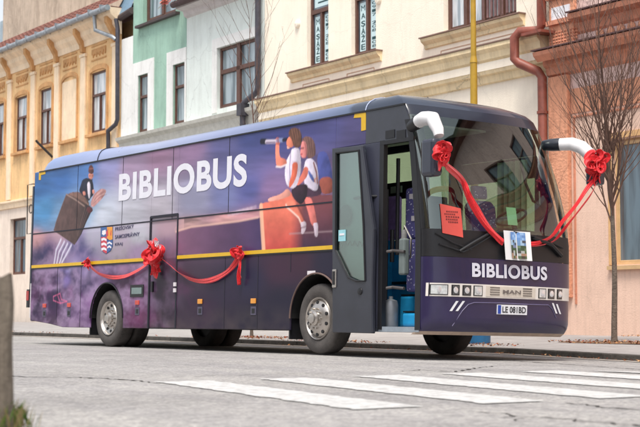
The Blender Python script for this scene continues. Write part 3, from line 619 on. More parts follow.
# ================================================================== THE BUS
BUS = bpy.data.objects.new('coach', None); COL.objects.link(BUS); BUS.rotation_euler = (-BT, 0, 0)
tag(BUS, 'long blue and purple wrapped coach with white lettering and an open front door', 'bus')
W = 2.68
FT = [  # z, xNear, xFar, xCentre, n
    (.30, 2.18, 2.12, 2.50, 3), (.36, 2.28, 2.22, 2.60, 3), (.45, 2.33, 2.28, 2.645, 3), (1.0, 2.36, 2.3, 2.665, 3), (1.6, 2.36, 2.3, 2.65, 3), (2.2, 2.30, 2.12, 2.57, 2.7),
    (2.75, 2.22, 1.90, 2.42, 2.5), (3.1, 2.13, 1.74, 2.27, 2.4), (3.3, 2.05, 1.62, 2.16, 2.3), (3.42, 1.98, 1.54, 2.08, 2.3), (3.52, 1.84, 1.42, 1.95, 2.3), (3.60, 1.62, 1.2, 1.74, 2.3), (3.66, 1.2, .85, 1.35, 2.3)]
_FZ = np.linspace(.30, 3.66, 400)
def _smooth(k):
    v = np.interp(_FZ, [r[0] for r in FT], [r[k] for r in FT]); t = (_FZ - 1.6) / 1.7
    q2 = {1: 2.36 - .08 * t - .24 * t * t, 2: 2.30 - .30 * t - .38 * t * t, 3: 2.65 - .18 * t - .31 * t * t, 4: 3 - .6 * t}[k]; ins = (t >= 0) & (t <= 1); v = np.where(ins, q2, v)
    return v
_FS = {k: _smooth(k) for k in (1, 2, 3, 4)}
def fparam(z): return [float(np.interp(z, _FZ, _FS[k])) for k in (1, 2, 3, 4)]
def fpt(a, z, off=0.0, inset=0.0):
    xN, xF, xc, n = fparam(z); c, s = math.cos(a), max(math.sin(a), 0.0); hw = W / 2 - inset
    y = W / 2 - hw * math.copysign(abs(c) ** (2 / n), c); xs = xN if c > 0 else xF
    p = Vector((xs + (xc - xs) * s ** (2 / n), y, z))
    if off: p += Vector((.9 * s + .0, -c, 0)) * off
    return p
def fx(y, z):
    xN, xF, xc, n = fparam(z); q = min(abs(2 * y / W - 1), 1); xs = xN if y < W / 2 else xF
    return xs + (xc - xs) * (1 - q ** n) ** (1 / n)
def fpx(px, py):
    x = 2.6
    for _ in range(14):
        l = BR.T @ hit(px, py, BR @ np.array([x, 0, 0]), BR @ np.array([1.0, 0, 0])); y, z = l[1], l[2]; x = fx(min(max(y, .01), W - .01), z)
    return y, z
def RX(z): return lerp(z, [(.47, -9.93), (.9, -10.0), (2.3, -9.97), (3.0, -9.9), (3.27, -9.8), (3.42, -9.76), (3.5, -9.68), (3.56, -9.5), (3.62, -9.2), (3.66, -8.6)])
NAVY = mat('navy_paint', (38, 31, 68), .3, var=.2, scale=2, coat=.35); NAVY.node_tree.nodes['Principled BSDF'].inputs['Coat Roughness'].default_value = .05
CHAR = mat('charcoal_paint', (46, 48, 58), .35, var=.2, scale=2.5, coat=.3); BLK = mat('black_plastic', (24, 24, 28), .45, var=.2, scale=10); RUB = mat('tyre_rubber', (78, 74, 72), .8, var=.25, scale=7, bump=.3, bscale=50)
CAPM = mat('roof_cap_paint', (28, 32, 46), .3, coat=.4); STEEL = mat('polished_steel', (190, 184, 178), .3, .85, var=.12, scale=8); LGR = mat('light_grey_trim', (222, 216, 210), .5, var=.1)
DARK = mat('underbody_dark', (16, 15, 15), .9); BEI = mat('bumper_lip', (176, 156, 140), .6, var=.2)
# ---- painted wrap
def vnoise(x, y, seed=0):
    r = np.random.RandomState(seed); T = r.rand(257, 257); xi = np.floor(x).astype(int) % 256; yi = np.floor(y).astype(int) % 256; fx_ = x - np.floor(x); fy_ = y - np.floor(y)
    fx_ = fx_ * fx_ * (3 - 2 * fx_); fy_ = fy_ * fy_ * (3 - 2 * fy_)
    return (T[xi, yi] * (1 - fx_) + T[xi + 1, yi] * fx_) * (1 - fy_) + (T[xi, yi + 1] * (1 - fx_) + T[xi + 1, yi + 1] * fx_) * fy_
def fbm(x, y, seed=0, o=5):
    v = 0; a = .5; t = 0
    for k in range(o): v = v + a * vnoise(x * 2 ** k + 13 * k, y * 2 ** k + 7 * k, seed + k); t += a; a *= .55
    return v / t
def inpoly(X, Y, poly):
    r = np.zeros(X.shape, bool); n = len(poly); j = n - 1
    for i in range(n):
        xi, yi = poly[i]; xj, yj = poly[j]
        c = ((yi > Y) != (yj > Y)) & (X < (xj - xi) * (Y - yi) / ((yj - yi) if yj != yi else 1e-9) + xi); r ^= c; j = i
    return r
CP = [(42,185,62,112,165),(45,210,90,150,195),(60,180,72,118,175),(60,215,130,165,200),(85,170,92,132,185),(85,210,150,175,200),(110,165,150,150,190),(105,215,195,200,212),(130,165,165,145,170),(130,210,190,190,200),(160,155,160,130,155),(160,205,185,180,190),(190,150,150,125,155),(195,200,165,165,190),(225,145,110,110,155),(225,195,125,130,170),(250,135,85,95,150),(250,190,105,110,165),(280,130,85,90,150),(270,190,150,125,165),(310,125,95,95,150),(330,130,100,100,150),(325,180,130,105,135),(355,125,95,90,130),(355,140,100,95,135),
(36,238,205,160,160),(50,250,130,100,140),(36,258,95,80,120),(60,235,190,160,170),(75,240,150,140,180),(95,235,190,190,205),(80,258,120,110,170),(120,245,200,190,200),(140,235,205,205,215),(140,255,165,140,170),(165,230,190,165,175),(165,245,140,115,140),(190,225,205,170,170),(200,235,150,120,140),(190,250,110,90,115),(225,225,200,155,155),(225,240,110,90,120),(250,215,190,140,150),(250,240,100,80,115),
(38,280,85,60,110),(38,300,90,60,115),(50,310,120,70,140),(60,280,95,80,130),(70,300,100,60,125),(85,280,125,105,165),(85,310,150,90,170),(100,275,150,120,180),(130,272,160,120,165),(125,290,130,85,130),(140,310,120,70,115),(135,325,110,65,105),(162,290,100,80,105),(162,320,90,70,95),(190,280,110,90,115),(200,310,90,65,100),(225,290,85,72,105),(225,320,80,65,95),(250,280,75,72,110),(250,320,68,62,92),(280,270,110,75,105),(280,300,70,65,95),(300,262,110,75,100),(325,262,75,70,100),(330,300,58,62,85),(350,300,55,58,75)]
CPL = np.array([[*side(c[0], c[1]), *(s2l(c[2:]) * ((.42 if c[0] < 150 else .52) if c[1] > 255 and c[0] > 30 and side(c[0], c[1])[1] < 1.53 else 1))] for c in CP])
def zm(s, ox, oy, pts): return [side(ox + x / s, oy + y / s) for x, y in pts]
def artwork(X, Z):
    """the picture printed on the side, as a function of place on the side"""
    sh = X.shape; X = X.ravel(); Z = Z.ravel(); num = np.zeros((len(X), 3)); den = np.zeros(len(X))
    band = lambda z: np.where(z > 2.2, 2, np.where(z > 1.53, 1, 0)); bz_ = band(Z)
    for c in CPL:
        d2 = ((X - c[0]) * .75) ** 2 + ((Z - c[1]) * 1.5) ** 2 + .02; w_ = 1 / d2 ** 1.7 * np.where(bz_ == band(np.array(c[1])), 1, .12); num += w_[:, None] * c[2:5]; den += w_
    C = num / den[:, None]
    n1 = fbm(X * 1.1 + 5, Z * 2.6, 3); n2 = fbm(X * 3 + 50, Z * 5, 9); wisp = fbm(X * .8 + 20, Z * 7 + X * .6, 21); n3 = fbm(X * 9 + 3, Z * 9, 61, 3)
    cl = np.clip((-3.8 - X) / 2, 0, 1) * np.clip((2.25 - Z) / .5, 0, 1)           # billowing clouds towards the rear
    rg_ = 1 - np.abs(fbm(X * 1.7 + 3, Z * 3.2, 77) * 2 - 1); k = np.clip((n1 * .45 + n2 * .3 + rg_ * .35 - .53) * 4.2, -1, 1) * cl
    pk = s2l((214, 190, 226)); dk = s2l((40, 34, 72))
    C = C * (1 - np.clip(k, 0, 1)[:, None] * .48) + pk * np.clip(k, 0, 1)[:, None] * .48; C = C * (1 - np.clip(-k, 0, 1)[:, None] * .7) + dk * np.clip(-k, 0, 1)[:, None] * .7
    C = C * (1 - .28 * cl * (Z > 1.5) * (Z < 2.1))[:, None]
    mg = np.clip((fbm(X * 1.6, Z * 2, 33) - .52) * 4, 0, 1) * np.clip((1.5 - Z) / .4, 0, 1) * np.clip((-2.5 - X) / 2, 0, 1); C = C * (1 - mg[:, None] * .22) + s2l((170, 70, 150)) * mg[:, None] * .22
    m_ = (Z > 1.5) & (Z < 2.2) & (X > -3.9) & (X < -1.3); q = np.clip((wisp - .5) * 3, -.6, .6) * m_; C = C * (1 + .8 * q)[:, None]
    q = np.clip((wisp - .48) * 1.6, -.25, .35) * (Z > 2.2); C = C * (1 + .55 * q)[:, None]
    for (px, py, r, a, c) in ((75, 262, .34, .75, (196, 188, 228)), (88, 271, .36, .7, (190, 176, 222)), (66, 281, .26, .6, (170, 150, 214)), (97, 263, .3, .6, (206, 190, 224)), (60, 268, .2, .5, (150, 140, 210)), (92, 300, .36, .6, (186, 120, 196)), (104, 283, .24, .5, (196, 160, 206)), (122, 268, .3, .5, (206, 170, 206)), (138, 318, .3, .35, (150, 80, 130)),
                             (45, 252, .5, .75, (50, 52, 104)), (62, 250, .4, .6, (58, 60, 116)), (80, 250, .4, .5, (70, 70, 124)), (52, 296, .4, .6, (54, 36, 84)), (76, 312, .3, .5, (70, 44, 96)), (40, 318, .3, .5, (72, 44, 96))):
        cx, cz = side(px, py); d = np.hypot((X - cx) * .7, (Z - cz) * 1.5) / r + (rg_ - .5) * 1.1 + (n2 - .5) * .9; m = np.clip(1.15 - d, 0, 1)[:, None] ** 1.2 * a; C = C * (1 - m) + s2l(c) * m
    def fill(poly, rgb, a=1.0, tex=0.0, soft=True):
        nonlocal C
        for _ in range(2 if soft else 0):
            poly = [q for p0, p1 in zip(poly, poly[1:] + poly[:1]) for q in ((p0[0] * .78 + p1[0] * .22, p0[1] * .78 + p1[1] * .22), (p0[0] * .22 + p1[0] * .78, p0[1] * .22 + p1[1] * .78))]
        m = inpoly(X, Z, poly); c = s2l(rgb); px_ = [p[0] for p in poly]; pz_ = [p[1] for p in poly]
        gx_ = np.clip((X - min(px_)) / (max(px_) - min(px_)), 0, 1); gz_ = np.clip((Z - min(pz_)) / (max(pz_) - min(pz_)), 0, 1)
        cc = c * (1.22 - .5 * gx_ ** 1.3 + .12 * (gz_ - .5) + (tex + .25) * (n3 - .5))[:, None]
        C = np.where(m[:, None], C * (1 - a) + cc * a, C)
    def stroke(pts, wd, rgb, a=1.0):
        nonlocal C
        D = np.full(len(X), 9.0)
        for (x0, z0), (x1, z1) in zip(pts[:-1], pts[1:]):
            dx, dz = x1 - x0, z1 - z0; t = np.clip(((X - x0) * dx + (Z - z0) * dz) / (dx * dx + dz * dz + 1e-9), 0, 1); D = np.minimum(D, np.hypot(X - x0 - t * dx, Z - z0 - t * dz))
        m = np.clip((wd - D) / .02 + .5, 0, 1)[:, None] * a; C = C * (1 - m) + s2l(rgb) * m
    # mountain ridge with a glowing rim, behind the cliff
    G = lambda p: zm(3.765, 170, 190, p)
    ridge = G([(20, 158), (80, 140), (180, 128), (260, 118), (330, 104), (345, 104), (345, 240), (20, 240)]); m = inpoly(X, Z, ridge); rx_ = np.clip((X - side(176, 240)[0]) / 3.0, 0, 1)[:, None]
    rc = (s2l((142, 104, 130)) * (1 - rx_) + s2l((74, 62, 108)) * rx_) * (.7 + .65 * n1)[:, None]; C = np.where(m[:, None], rc, C)
    stroke(G([(20, 157), (80, 139), (180, 127), (260, 117), (332, 103)]), .016, (236, 200, 184), .7); stroke(G([(20, 149), (80, 130), (180, 118), (260, 108), (332, 94)]), .05, (222, 184, 182), .28)
    for k in range(5): stroke(G([(220 + 16 * k, 92 - 3 * k), (262 + 15 * k, 80 - 4 * k)]), .03, (222, 205, 220), .35)
    # cliff under the children
    e = zm(6.1, 260, 180, [(0, 145), (120, 118), (175, 60), (200, 90), (470, 90), (470, 420), (20, 425), (14, 300)])
    g1 = np.clip((X - side(264, 220)[0]) / (side(330, 220)[0] - side(264, 220)[0]), 0, 1); g2 = np.clip((g1 - .42) / .2, 0, 1)[:, None]; g3 = np.clip((Z - 1.56) / .6, 0, 1)[:, None]
    base = (s2l((236, 140, 118)) * g3 + s2l((196, 92, 86)) * (1 - g3)) * (1 - g2) + (s2l((136, 84, 92)) * g3 + s2l((84, 60, 84)) * (1 - g3)) * g2
    m = inpoly(X, Z, e); base = base * (.8 + .45 * n2[:, None]) * (.94 + .12 * n3[:, None]); C = np.where(m[:, None], base, C)
    stroke(zm(6.1, 260, 180, [(6, 160), (14, 300), (22, 420)]), .05, (250, 205, 176), .8)
    stroke(zm(6.1, 260, 180, [(180, 328), (450, 312)]), .01, (190, 170, 175), .6)
    S = 6.575; Z1 = lambda p: zm(S, 260, 120, p); Z2 = lambda p: zm(6.1, 260, 180, p); H = lambda p: zm(8.54, 268, 120, p); D = lambda p: zm(7.117, 268, 160, p)
    fill(Z1([(375, 225), (410, 202), (440, 215), (465, 290), (480, 380), (485, 440), (400, 440), (380, 350)]), (88, 96, 156), 1, .4); fill(Z1([(385, 380), (475, 370), (488, 480), (400, 490)]), (165, 98, 84), 1, .3)
    fill(D([(0, 272), (95, 243), (140, 195), (170, 250), (95, 280), (0, 298)]), (240, 178, 164))
    # girl
    fill(D([(252, 262), (305, 262), (330, 340), (345, 427), (352, 470), (310, 470), (285, 370)]), (226, 136, 128), 1, .3); fill(Z2([(290, 175), (322, 170), (338, 215), (350, 262), (324, 268), (304, 220)]), (216, 134, 128), 1, .3); fill(Z2([(322, 262), (352, 258), (356, 300), (352, 348), (334, 345), (330, 300)]), (206, 192, 204))
    fill(D([(285, 165), (345, 168), (372, 182), (388, 250), (262, 272), (272, 225)]), (88, 64, 84), 1, .6)
    fill(H([(318, 345), (345, 325), (385, 335), (418, 390), (432, 480), (430, 590), (400, 610), (350, 580), (312, 560), (300, 440)]), (220, 212, 228), 1, .3); fill(D([(284, 66), (318, 110), (338, 158), (322, 160), (290, 110)]), (96, 112, 170)); stroke(D([(325, 20), (345, 90), (352, 165)]), .016, (128, 74, 66)); stroke(D([(346, 128), (330, 142), (338, 158)]), .012, (190, 130, 96), .8)
    fill(D([(262, 40), (290, 58), (280, 118), (238, 165), (184, 200), (176, 172), (232, 122)]), (228, 136, 120), 1, .3)
    fill(H([(286, 165), (320, 138), (365, 145), (400, 190), (410, 290), (385, 322), (340, 332), (330, 290), (336, 220), (302, 190)]), (136, 104, 100), 1, .8); fill(H([(290, 176), (326, 188), (336, 262), (326, 322), (292, 326), (274, 292), (280, 230)]), (228, 152, 150))
    stroke(H([(280, 243), (304, 240)]), .011, (92, 44, 56), .8); stroke(H([(272, 296), (290, 292)]), .012, (176, 58, 76), .8); stroke(H([(318, 200), (330, 260), (322, 318)]), .014, (182, 110, 112), .7)
    # boy
    fill(Z2([(157, 135), (200, 120), (226, 160), (255, 215), (276, 262), (250, 268), (230, 228), (196, 195), (160, 168)]), (232, 142, 120), 1, .3); stroke(Z2([(158, 150), (164, 166), (200, 196), (236, 230), (250, 264)]), .012, (250, 232, 222), .9); stroke(Z2([(226, 150), (258, 215), (276, 258)]), .022, (128, 66, 72), .5); fill(Z2([(246, 258), (280, 250), (284, 290), (264, 332), (250, 325), (252, 290)]), (208, 194, 204)); stroke(Z2([(252, 292), (280, 284)]), .010, (120, 90, 100), .7)
    fill(D([(164, 214), (190, 182), (288, 165), (276, 262), (238, 322), (206, 302), (174, 262)]), (70, 50, 66), 1, .7)
    fill(H([(200, 250), (232, 236), (265, 242), (278, 290), (284, 430), (250, 560), (210, 590), (160, 560), (140, 470), (160, 340), (188, 290)]), (226, 216, 230), 1, .3); stroke(H([(162, 345), (148, 430), (162, 540)]), .014, (246, 242, 250), .8); stroke(H([(196, 260), (184, 400), (190, 520)]), .014, (132, 120, 160), .7)
    fill(D([(172, 16), (216, 14), (206, 110), (182, 165), (152, 205), (148, 165), (170, 100)]), (228, 128, 102), 1, .3); fill(H([(200, 252), (240, 250), (262, 300), (256, 352), (204, 352), (196, 300)]), (232, 224, 238))
    fill(H([(62, 195), (98, 195), (96, 320), (150, 332), (166, 372), (130, 395), (85, 406), (66, 372)]), (236, 150, 128), 1, .2); stroke(H([(70, 398), (110, 402), (160, 380)]), .014, (246, 236, 240), .9); fill(H([(62, 155), (95, 148), (108, 175), (98, 215), (64, 212)]), (206, 128, 112))
    stroke(H([(-55, 184), (-20, 184)]), .045, (44, 42, 62)); stroke(H([(-15, 186), (60, 184)]), .032, (222, 212, 226)); stroke(H([(-15, 194), (60, 192)]), .014, (120, 100, 130), .8); stroke(H([(82, 174), (125, 172)]), .034, (150, 160, 196)); stroke(H([(130, 172), (165, 166)]), .028, (58, 50, 70)); stroke(H([(84, 155), (88, 190)]), .016, (170, 92, 82), .8)
    fill(H([(182, 138), (200, 150), (216, 190), (218, 225), (192, 238), (166, 226), (155, 200), (162, 168)]), (230, 148, 122)); fill(H([(160, 222), (178, 232), (190, 240), (176, 250), (162, 244)]), (232, 186, 176))
    fill(H([(174, 110), (190, 75), (225, 62), (262, 75), (287, 120), (292, 180), (276, 232), (242, 242), (218, 222), (206, 178), (192, 150), (180, 138)]), (122, 88, 76), 1, .9)
    for k in range(8): stroke(H([(190 + 11 * k, 82 - 2 * abs(k - 3)), (205 + 10 * k, 140), (222 + 7 * k, 215)]), .006, (176, 132, 104) if k % 2 else (74, 48, 44), .5); stroke(H([(300 + 11 * k, 155), (318 + 9 * k, 220), (334 + 8 * k, 310)]), .006, (170, 134, 126) if k % 2 else (86, 60, 66), .5)
    # the rider on the flying book
    Qb = lambda p: zm(6.1, 45, 155, p)
    fill([side(*p) for p in ((66, 194.3), (72, 193.6), (90.2, 206), (91.5, 210.5), (86, 222), (81.5, 234), (74.5, 245), (53.5, 230.5), (57, 219))], (104, 82, 80), 1, .5, False)
    fill([side(*p) for p in ((86, 204), (91.5, 207.5), (91.3, 212), (86, 223), (81.5, 234), (76, 243), (79, 232), (83, 218))], (72, 54, 58), 1, .5, False)
    for k in range(6): stroke([side(84.5 + .9 * k, 206 + k * .6), side(80.5 + .7 * k, 221 + k * .3), side(76.5 + .5 * k, 236)], .006, (150, 124, 118) if k % 2 else (52, 38, 44), .6)
    stroke(Qb([(130, 240), (185, 272), (240, 312)]), .012, (186, 160, 150), .8); stroke(Qb([(130, 240), (98, 320), (60, 425)]), .010, (150, 130, 126), .6)
    fill(Qb([(138, 238), (165, 226), (215, 224), (262, 272), (272, 308), (245, 300), (190, 262)]), (128, 98, 90), 1, .6)
    for k in range(4): stroke(Qb([(150 + 14 * k, 236 - 2 * k), (205 + 12 * k, 262), (262, 302)]), .006, (172, 140, 128), .55)
    fill(Qb([(276, 305), (290, 255), (305, 232), (345, 203), (378, 214), (358, 255), (325, 290), (292, 322)]), (196, 152, 150), 1, .5)
    for k in range(5): stroke(Qb([(280, 308), (300 + 9 * k, 245 + 3 * k), (340 + 9 * k, 208 + 8 * k)]), .006, (226, 196, 190) if k % 2 else (140, 92, 96), .6)
    fill(Qb([(254, 318), (285, 316), (294, 340), (275, 356), (256, 345)]), (104, 52, 58))
    fill(Qb([(228, 150), (258, 138), (292, 152), (300, 240), (278, 262), (268, 285), (240, 252), (206, 222), (216, 190)]), (46, 46, 70), 1, .6); fill(Qb([(257, 165), (277, 165), (277, 255), (268, 272), (260, 230)]), (222, 214, 224)); stroke(Qb([(256, 152), (272, 158), (288, 152)]), .014, (36, 30, 46)); stroke(Qb([(238, 160), (222, 215)]), .012, (30, 30, 48), .7); fill(Qb([(228, 222), (246, 222), (250, 246), (234, 248)]), (214, 150, 136)); fill(Qb([(288, 210), (302, 212), (304, 236), (290, 238)]), (214, 150, 136))
    fill(Qb([(264, 112), (296, 112), (296, 134), (282, 150), (266, 140)]), (206, 144, 130)); fill(Qb([(262, 104), (270, 66), (284, 58), (294, 74), (299, 108), (280, 118)]), (104, 62, 60), 1, .4); stroke(Qb([(270, 84), (294, 82)]), .010, (186, 120, 112), .7); stroke(Qb([(270, 128), (278, 127)]), .007, (60, 34, 40), .8); stroke(Qb([(286, 127), (292, 127)]), .007, (60, 34, 40), .8)
    T_ = lambda p: zm(4.27, 30, 225, p)
    for (a, b, c_) in (((132, 62), (112, 105), (103, 165)), ((146, 72), (124, 115), (114, 165)), ((160, 80), (140, 120), (126, 165)), ((176, 86), (154, 128), (136, 160))): stroke(T_([a, b, c_]), .024, (232, 230, 244), .7); stroke(T_([a, ((a[0] + b[0]) / 2 + 4, (a[1] + b[1]) / 2), b]), .04, (214, 206, 232), .25)
    stroke(T_([(122, 195), (122, 290)]), .008, (214, 200, 230), .4); stroke(T_([(38, 268), (38, 312)]), .012, (40, 28, 60), .7)
    for (a, b) in (((100, 305), (128, 292)), ((128, 292), (134, 318)), ((134, 318), (158, 326)), ((158, 326), (130, 334)), ((130, 334), (100, 322)), ((100, 322), (100, 305)), ((130, 334), (118, 300))): stroke(T_([a, b]), .010, (232, 128, 170), .75)
    lum = C.mean(-1, keepdims=True); C = np.clip(lum + (C - lum) * .98, .004, 1) ** 1.24 * 1.0
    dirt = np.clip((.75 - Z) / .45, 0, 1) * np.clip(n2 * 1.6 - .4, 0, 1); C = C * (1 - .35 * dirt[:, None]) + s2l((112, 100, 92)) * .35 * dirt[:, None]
    return C.reshape(sh + (3,))
def fine_art(X, Z):
    d = .0038; return (artwork(X - d, Z - d) + artwork(X + d, Z - d) + artwork(X - d, Z + d) + artwork(X + d, Z + d)) / 4
# side sheet with wheel arch cut-outs
WH = [(-6.62, .51, .64), (-.03, .51, .655)]
STEP = .015
def skirt(x): return lerp(x, [(-9.95, .47), (-9.0, .40), (-8.4, .335), (2.4, .335)])
def side_sheet(name, x0, x1, z0, z1, material, y=0.0, color=None, holes=WH, parent=BUS, skirted=True, step=STEP):
    nx = max(2, int(round((x1 - x0) / step)) + 1); nz = max(2, int(round((z1 - z0) / step)) + 1)
    XX, ZZ = np.meshgrid(np.linspace(x0, x1, nx), np.linspace(z0, z1, nz), indexing='ij')
    if skirted:
        for i in range(nx):
            s_ = skirt(XX[i, 0]); ZZ[i] = s_ + (ZZ[i] - z0) * (z1 - s_) / (z1 - z0)
    keep = np.ones((nx - 1, nz - 1), bool); cx = (XX[:-1, :-1] + XX[1:, 1:]) / 2; cz = (ZZ[:-1, :-1] + ZZ[1:, 1:]) / 2
    for (hx, hz, r) in holes:
        keep &= ~((np.hypot(cx - hx, cz - hz) < r) | ((np.abs(cx - hx) < r) & (cz < hz)))
        d = np.hypot(XX - hx, ZZ - hz); m = (np.abs(d - r) < step * .85) & (ZZ > hz - .02); f = np.where(m, r / np.maximum(d, 1e-6), 1); XX = hx + (XX - hx) * f; ZZ = hz + (ZZ - hz) * f
    col = color(XX, ZZ).reshape(-1, 3) if color is not None else None
    yy = y + 0.0 * XX
    # the sheet rolls gently inwards at its very rear
    yy = yy + np.where(XX < x0 + .0, 0, 0)
    V = np.stack([XX, yy, ZZ], -1).reshape(-1, 3)
    idx = np.argwhere(keep); a = idx[:, 0] * nz + idx[:, 1]; F = np.stack([a, a + nz, a + nz + 1, a + 1], 1)
    me = bpy.data.meshes.new(name); me.from_pydata(V.tolist(), [], F.tolist()); me.update(); me.materials.append(material)
    if col is not None:
        ca = me.color_attributes.new('Col', 'FLOAT_COLOR', 'POINT'); arr = np.ones((len(V), 4), np.float32); arr[:, :3] = col; ca.data.foreach_set('color', arr.ravel())
    for p in me.polygons: p.use_smooth = True
    o = bpy.data.objects.new(name, me); COL.objects.link(o); o.parent = parent
    sd_ = o.modifiers.new('thick', 'SOLIDIFY'); sd_.thickness = .03; sd_.offset = -1 ; return o
WRAP = vcmat('printed_wrap', .34, .08, .22, bump=.05)
xdoor0, xdoor1 = side(149.3, 280)[0], side(176.6, 280)[0]
xart = side(334.8, 220)[0]
mz = 2.185
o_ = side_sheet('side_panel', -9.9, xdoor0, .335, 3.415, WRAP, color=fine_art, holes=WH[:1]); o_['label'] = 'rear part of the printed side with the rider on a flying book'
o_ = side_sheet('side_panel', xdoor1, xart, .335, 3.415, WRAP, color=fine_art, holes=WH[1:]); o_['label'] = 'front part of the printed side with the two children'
zdt = side(149.3, 217)[1]
side_sheet('side_panel', xdoor0, xdoor1, zdt, 3.415, WRAP, color=fine_art, holes=[], skirted=False)
o_ = side_sheet('luggage_door', xdoor0 + .02, xdoor1 - .02, .345, zdt - .02, WRAP, y=.012, color=fine_art, holes=[], skirted=False); o_['label'] = 'tall narrow printed side door with the bow'
x366 = side(366, 125)[0]
side_sheet('side_panel', xart, x366, 2.95, 3.415, WRAP, color=fine_art, holes=[], skirted=False)
def chipped(X, Z):
    C = np.zeros(X.shape + (3,)); C[:] = s2l((58, 60, 74)); return C * (1 + .25 * (fbm(X * 4, Z * 4, 5) - .5))[..., None]
side_sheet('front_side_panel', xart, 1.47, .335, 2.95, WRAP, color=chipped, holes=WH[1:], skirted=False)
xfn = lambda z: lerp(z, [(.3, 2.36), (1.6, 2.36), (2.9, 2.2), (3.3, 2.06), (3.42, 1.98)])
# charcoal panel over the doorway, bounded by the raked pillar
ov = MB(); ov.xz([(x366, 2.952), (1.47, 2.952), (xfn(2.95), 2.952), (xfn(3.2), 3.2), (xfn(3.415), 3.415), (x366, 3.415)], -.002, .03); ov.build('door_header_panel', CHAR, BUS)
for (px0, px1) in ((386, 395), (397, 406)):
    for k in range(4):
        a = side(px0, 132 - .0 + k * 2.0); b = side(px1, 130.2 + k * 2.0)
        MBv = MB().box(a[0], b[0], -.012, -.003, a[1] - .014, a[1] + .014) if k == 0 else MBv.box(a[0], b[0], -.012, -.003, a[1] - .014, a[1] + .014)
    MBv.build('louvre', BLK, BUS)
# roof
TOPL = [(3.42, 0), (3.465, .012), (3.51, .035), (3.555, .08), (3.60, .16), (3.63, .28), (3.655, .55)]
def ring(z, ins):
    pts = []
    for k in range(41): a = math.pi * k / 40; pts.append(fpt(a, z, 0, ins))
    rx = RX(z); r = .35; yN, yF = ins, W - ins
    for k in range(1, 60): t = k / 60; pts.append(Vector((fparam(z)[1] + (rx + r - fparam(z)[1]) * t, yF, z)))
    for k in range(9): q = math.pi / 2 * k / 8; pts.append(Vector((rx + r - r * math.sin(q), yF - r + r * math.cos(q), z)))
    for k in range(9): q = math.pi / 2 * k / 8; pts.append(Vector((rx + r - r * math.cos(q), yN + r - r * math.sin(q), z)))
    for k in range(1, 100): t = k / 100; pts.append(Vector((rx + r + (fparam(z)[0] - rx - r) * t, yN, z)))
    return pts
rm = MB(); rings = [ring(z, i) for z, i in TOPL]; rm.grid(rings, closed=True); k = len(rm.v); m_ = len(rings[0])
top = rings[-1]; rm.v += [(p.x * .96 - .15, W / 2 + (p.y - W / 2) * .4, 3.69) for p in top]; rm.f += [(k - m_ + i, k - m_ + (i + 1) % m_, k + (i + 1) % m_, k + i) for i in range(m_)]; rm.f.append(tuple(range(k, k + m_)))
rm.v = [(p[0], p[1], p[2] + .09 * min(max((p[2] - 3.43) / .12, 0), 1) * min(max((-5.5 - p[0]) / 2.5, 0), 1)) for p in rm.v]
def roofcol(p):
    x = p[0]; n_ = float(fbm(np.array([x * 1.5]), np.array([p[2] * 6 + p[1]]), 4)[0])
    c = [lerp(x, [(-10, 118), (-7.5, 138), (-5, 146), (-2.5, 128), (0, 96), (.72, 78), (.74, 40), (3, 30)]), lerp(x, [(-10, 140), (-7.5, 150), (-5, 154), (-2.5, 138), (0, 108), (.72, 92), (.74, 50), (3, 38)]), lerp(x, [(-10, 184), (-7.5, 188), (-5, 182), (-2.5, 172), (0, 140), (.72, 118), (.74, 68), (3, 54)])]
    return tuple(s2l(c) * (.92 + .2 * n_))
rm.build('roof', vcmat('roof_paint', .3, .5), BUS, smooth=50, cols=[roofcol(p) for p in rm.v])
# roof seams
for px in (98, 366):
    xx = side(px, 150 if px < 200 else 104)[0]; MB().tube([(xx, y_ - .006, z_ + .004) for z_, y_ in [(z__ + (.09 * min(max((z__ - 3.43) / .12, 0), 1) * min(max((-5.5 - xx) / 2.5, 0), 1)), y__) for z__, y__ in TOPL]], .009, 6).build('roof_seam', mm('seam_light', (165, 175, 200), .5) if px > 200 else BLK, BUS)
MB().box(-9.68, 2.0, -.014, .004, 3.405, 3.428).build('roof_gutter', BLK, BUS)
MB().box(-.6, -.3, .62, .8, 3.66, 3.70).build('roof_hatch', BLK, BUS)
MB().lathe([(.04, 0), (.035, .03), (.012, .05), (.001, .06)], (1.5, .8, 3.60), 'z', 12).build('roof_aerial', BLK, BUS)
# front surfaces
def fsurf(name, z0, z1, m, a0=0.0, a1=math.pi, nz=8, na=60, off=0.0, parent=BUS, lipin=None):
    mb = MB(); rows = []
    for i in range(nz + 1):
        z = z0 + (z1 - z0) * i / nz; rows.append([fpt(a0 + (a1 - a0) * k / na, z, off) for k in range(na + 1)])
    mb.grid(rows); return mb.build(name, m, parent, smooth=50)
fsurf('bumper_lip', .30, .345, BEI, nz=2)
fsurf('bumper', .345, 1.0, NAVY, nz=10)
zl0 = fpx(430, 296)[1]; zl1 = fpx(430, 282.5)[1]; zp1 = fpx(508, 260)[1]
fsurf('front_panel', 1.0, zp1, NAVY, nz=6)
fsurf('windscreen_base', zp1 + .004, 1.70, BLK, nz=3)
fsurf('header_panel', 3.27, 3.42, CAPM, nz=3)
GL = glassmat('windscreen_glass', (.68, .77, .71), base=.17, gcol=(.80, .90, .86))
fsurf('windscreen', 1.70, 3.27, GL, a0=.16, a1=math.pi - .02, nz=40, na=140, off=.0)
fsurf('windscreen_pillar', 1.70, 3.27, BLK, a0=0.0, a1=.16, nz=14, na=5, off=.002); fsurf('windscreen_pillar', 1.70, 3.27, BLK, a0=math.pi - .10, a1=math.pi, nz=14, na=5, off=.002)
QG = glassmat('quarter_glass', (.55, .68, .68), base=.3)
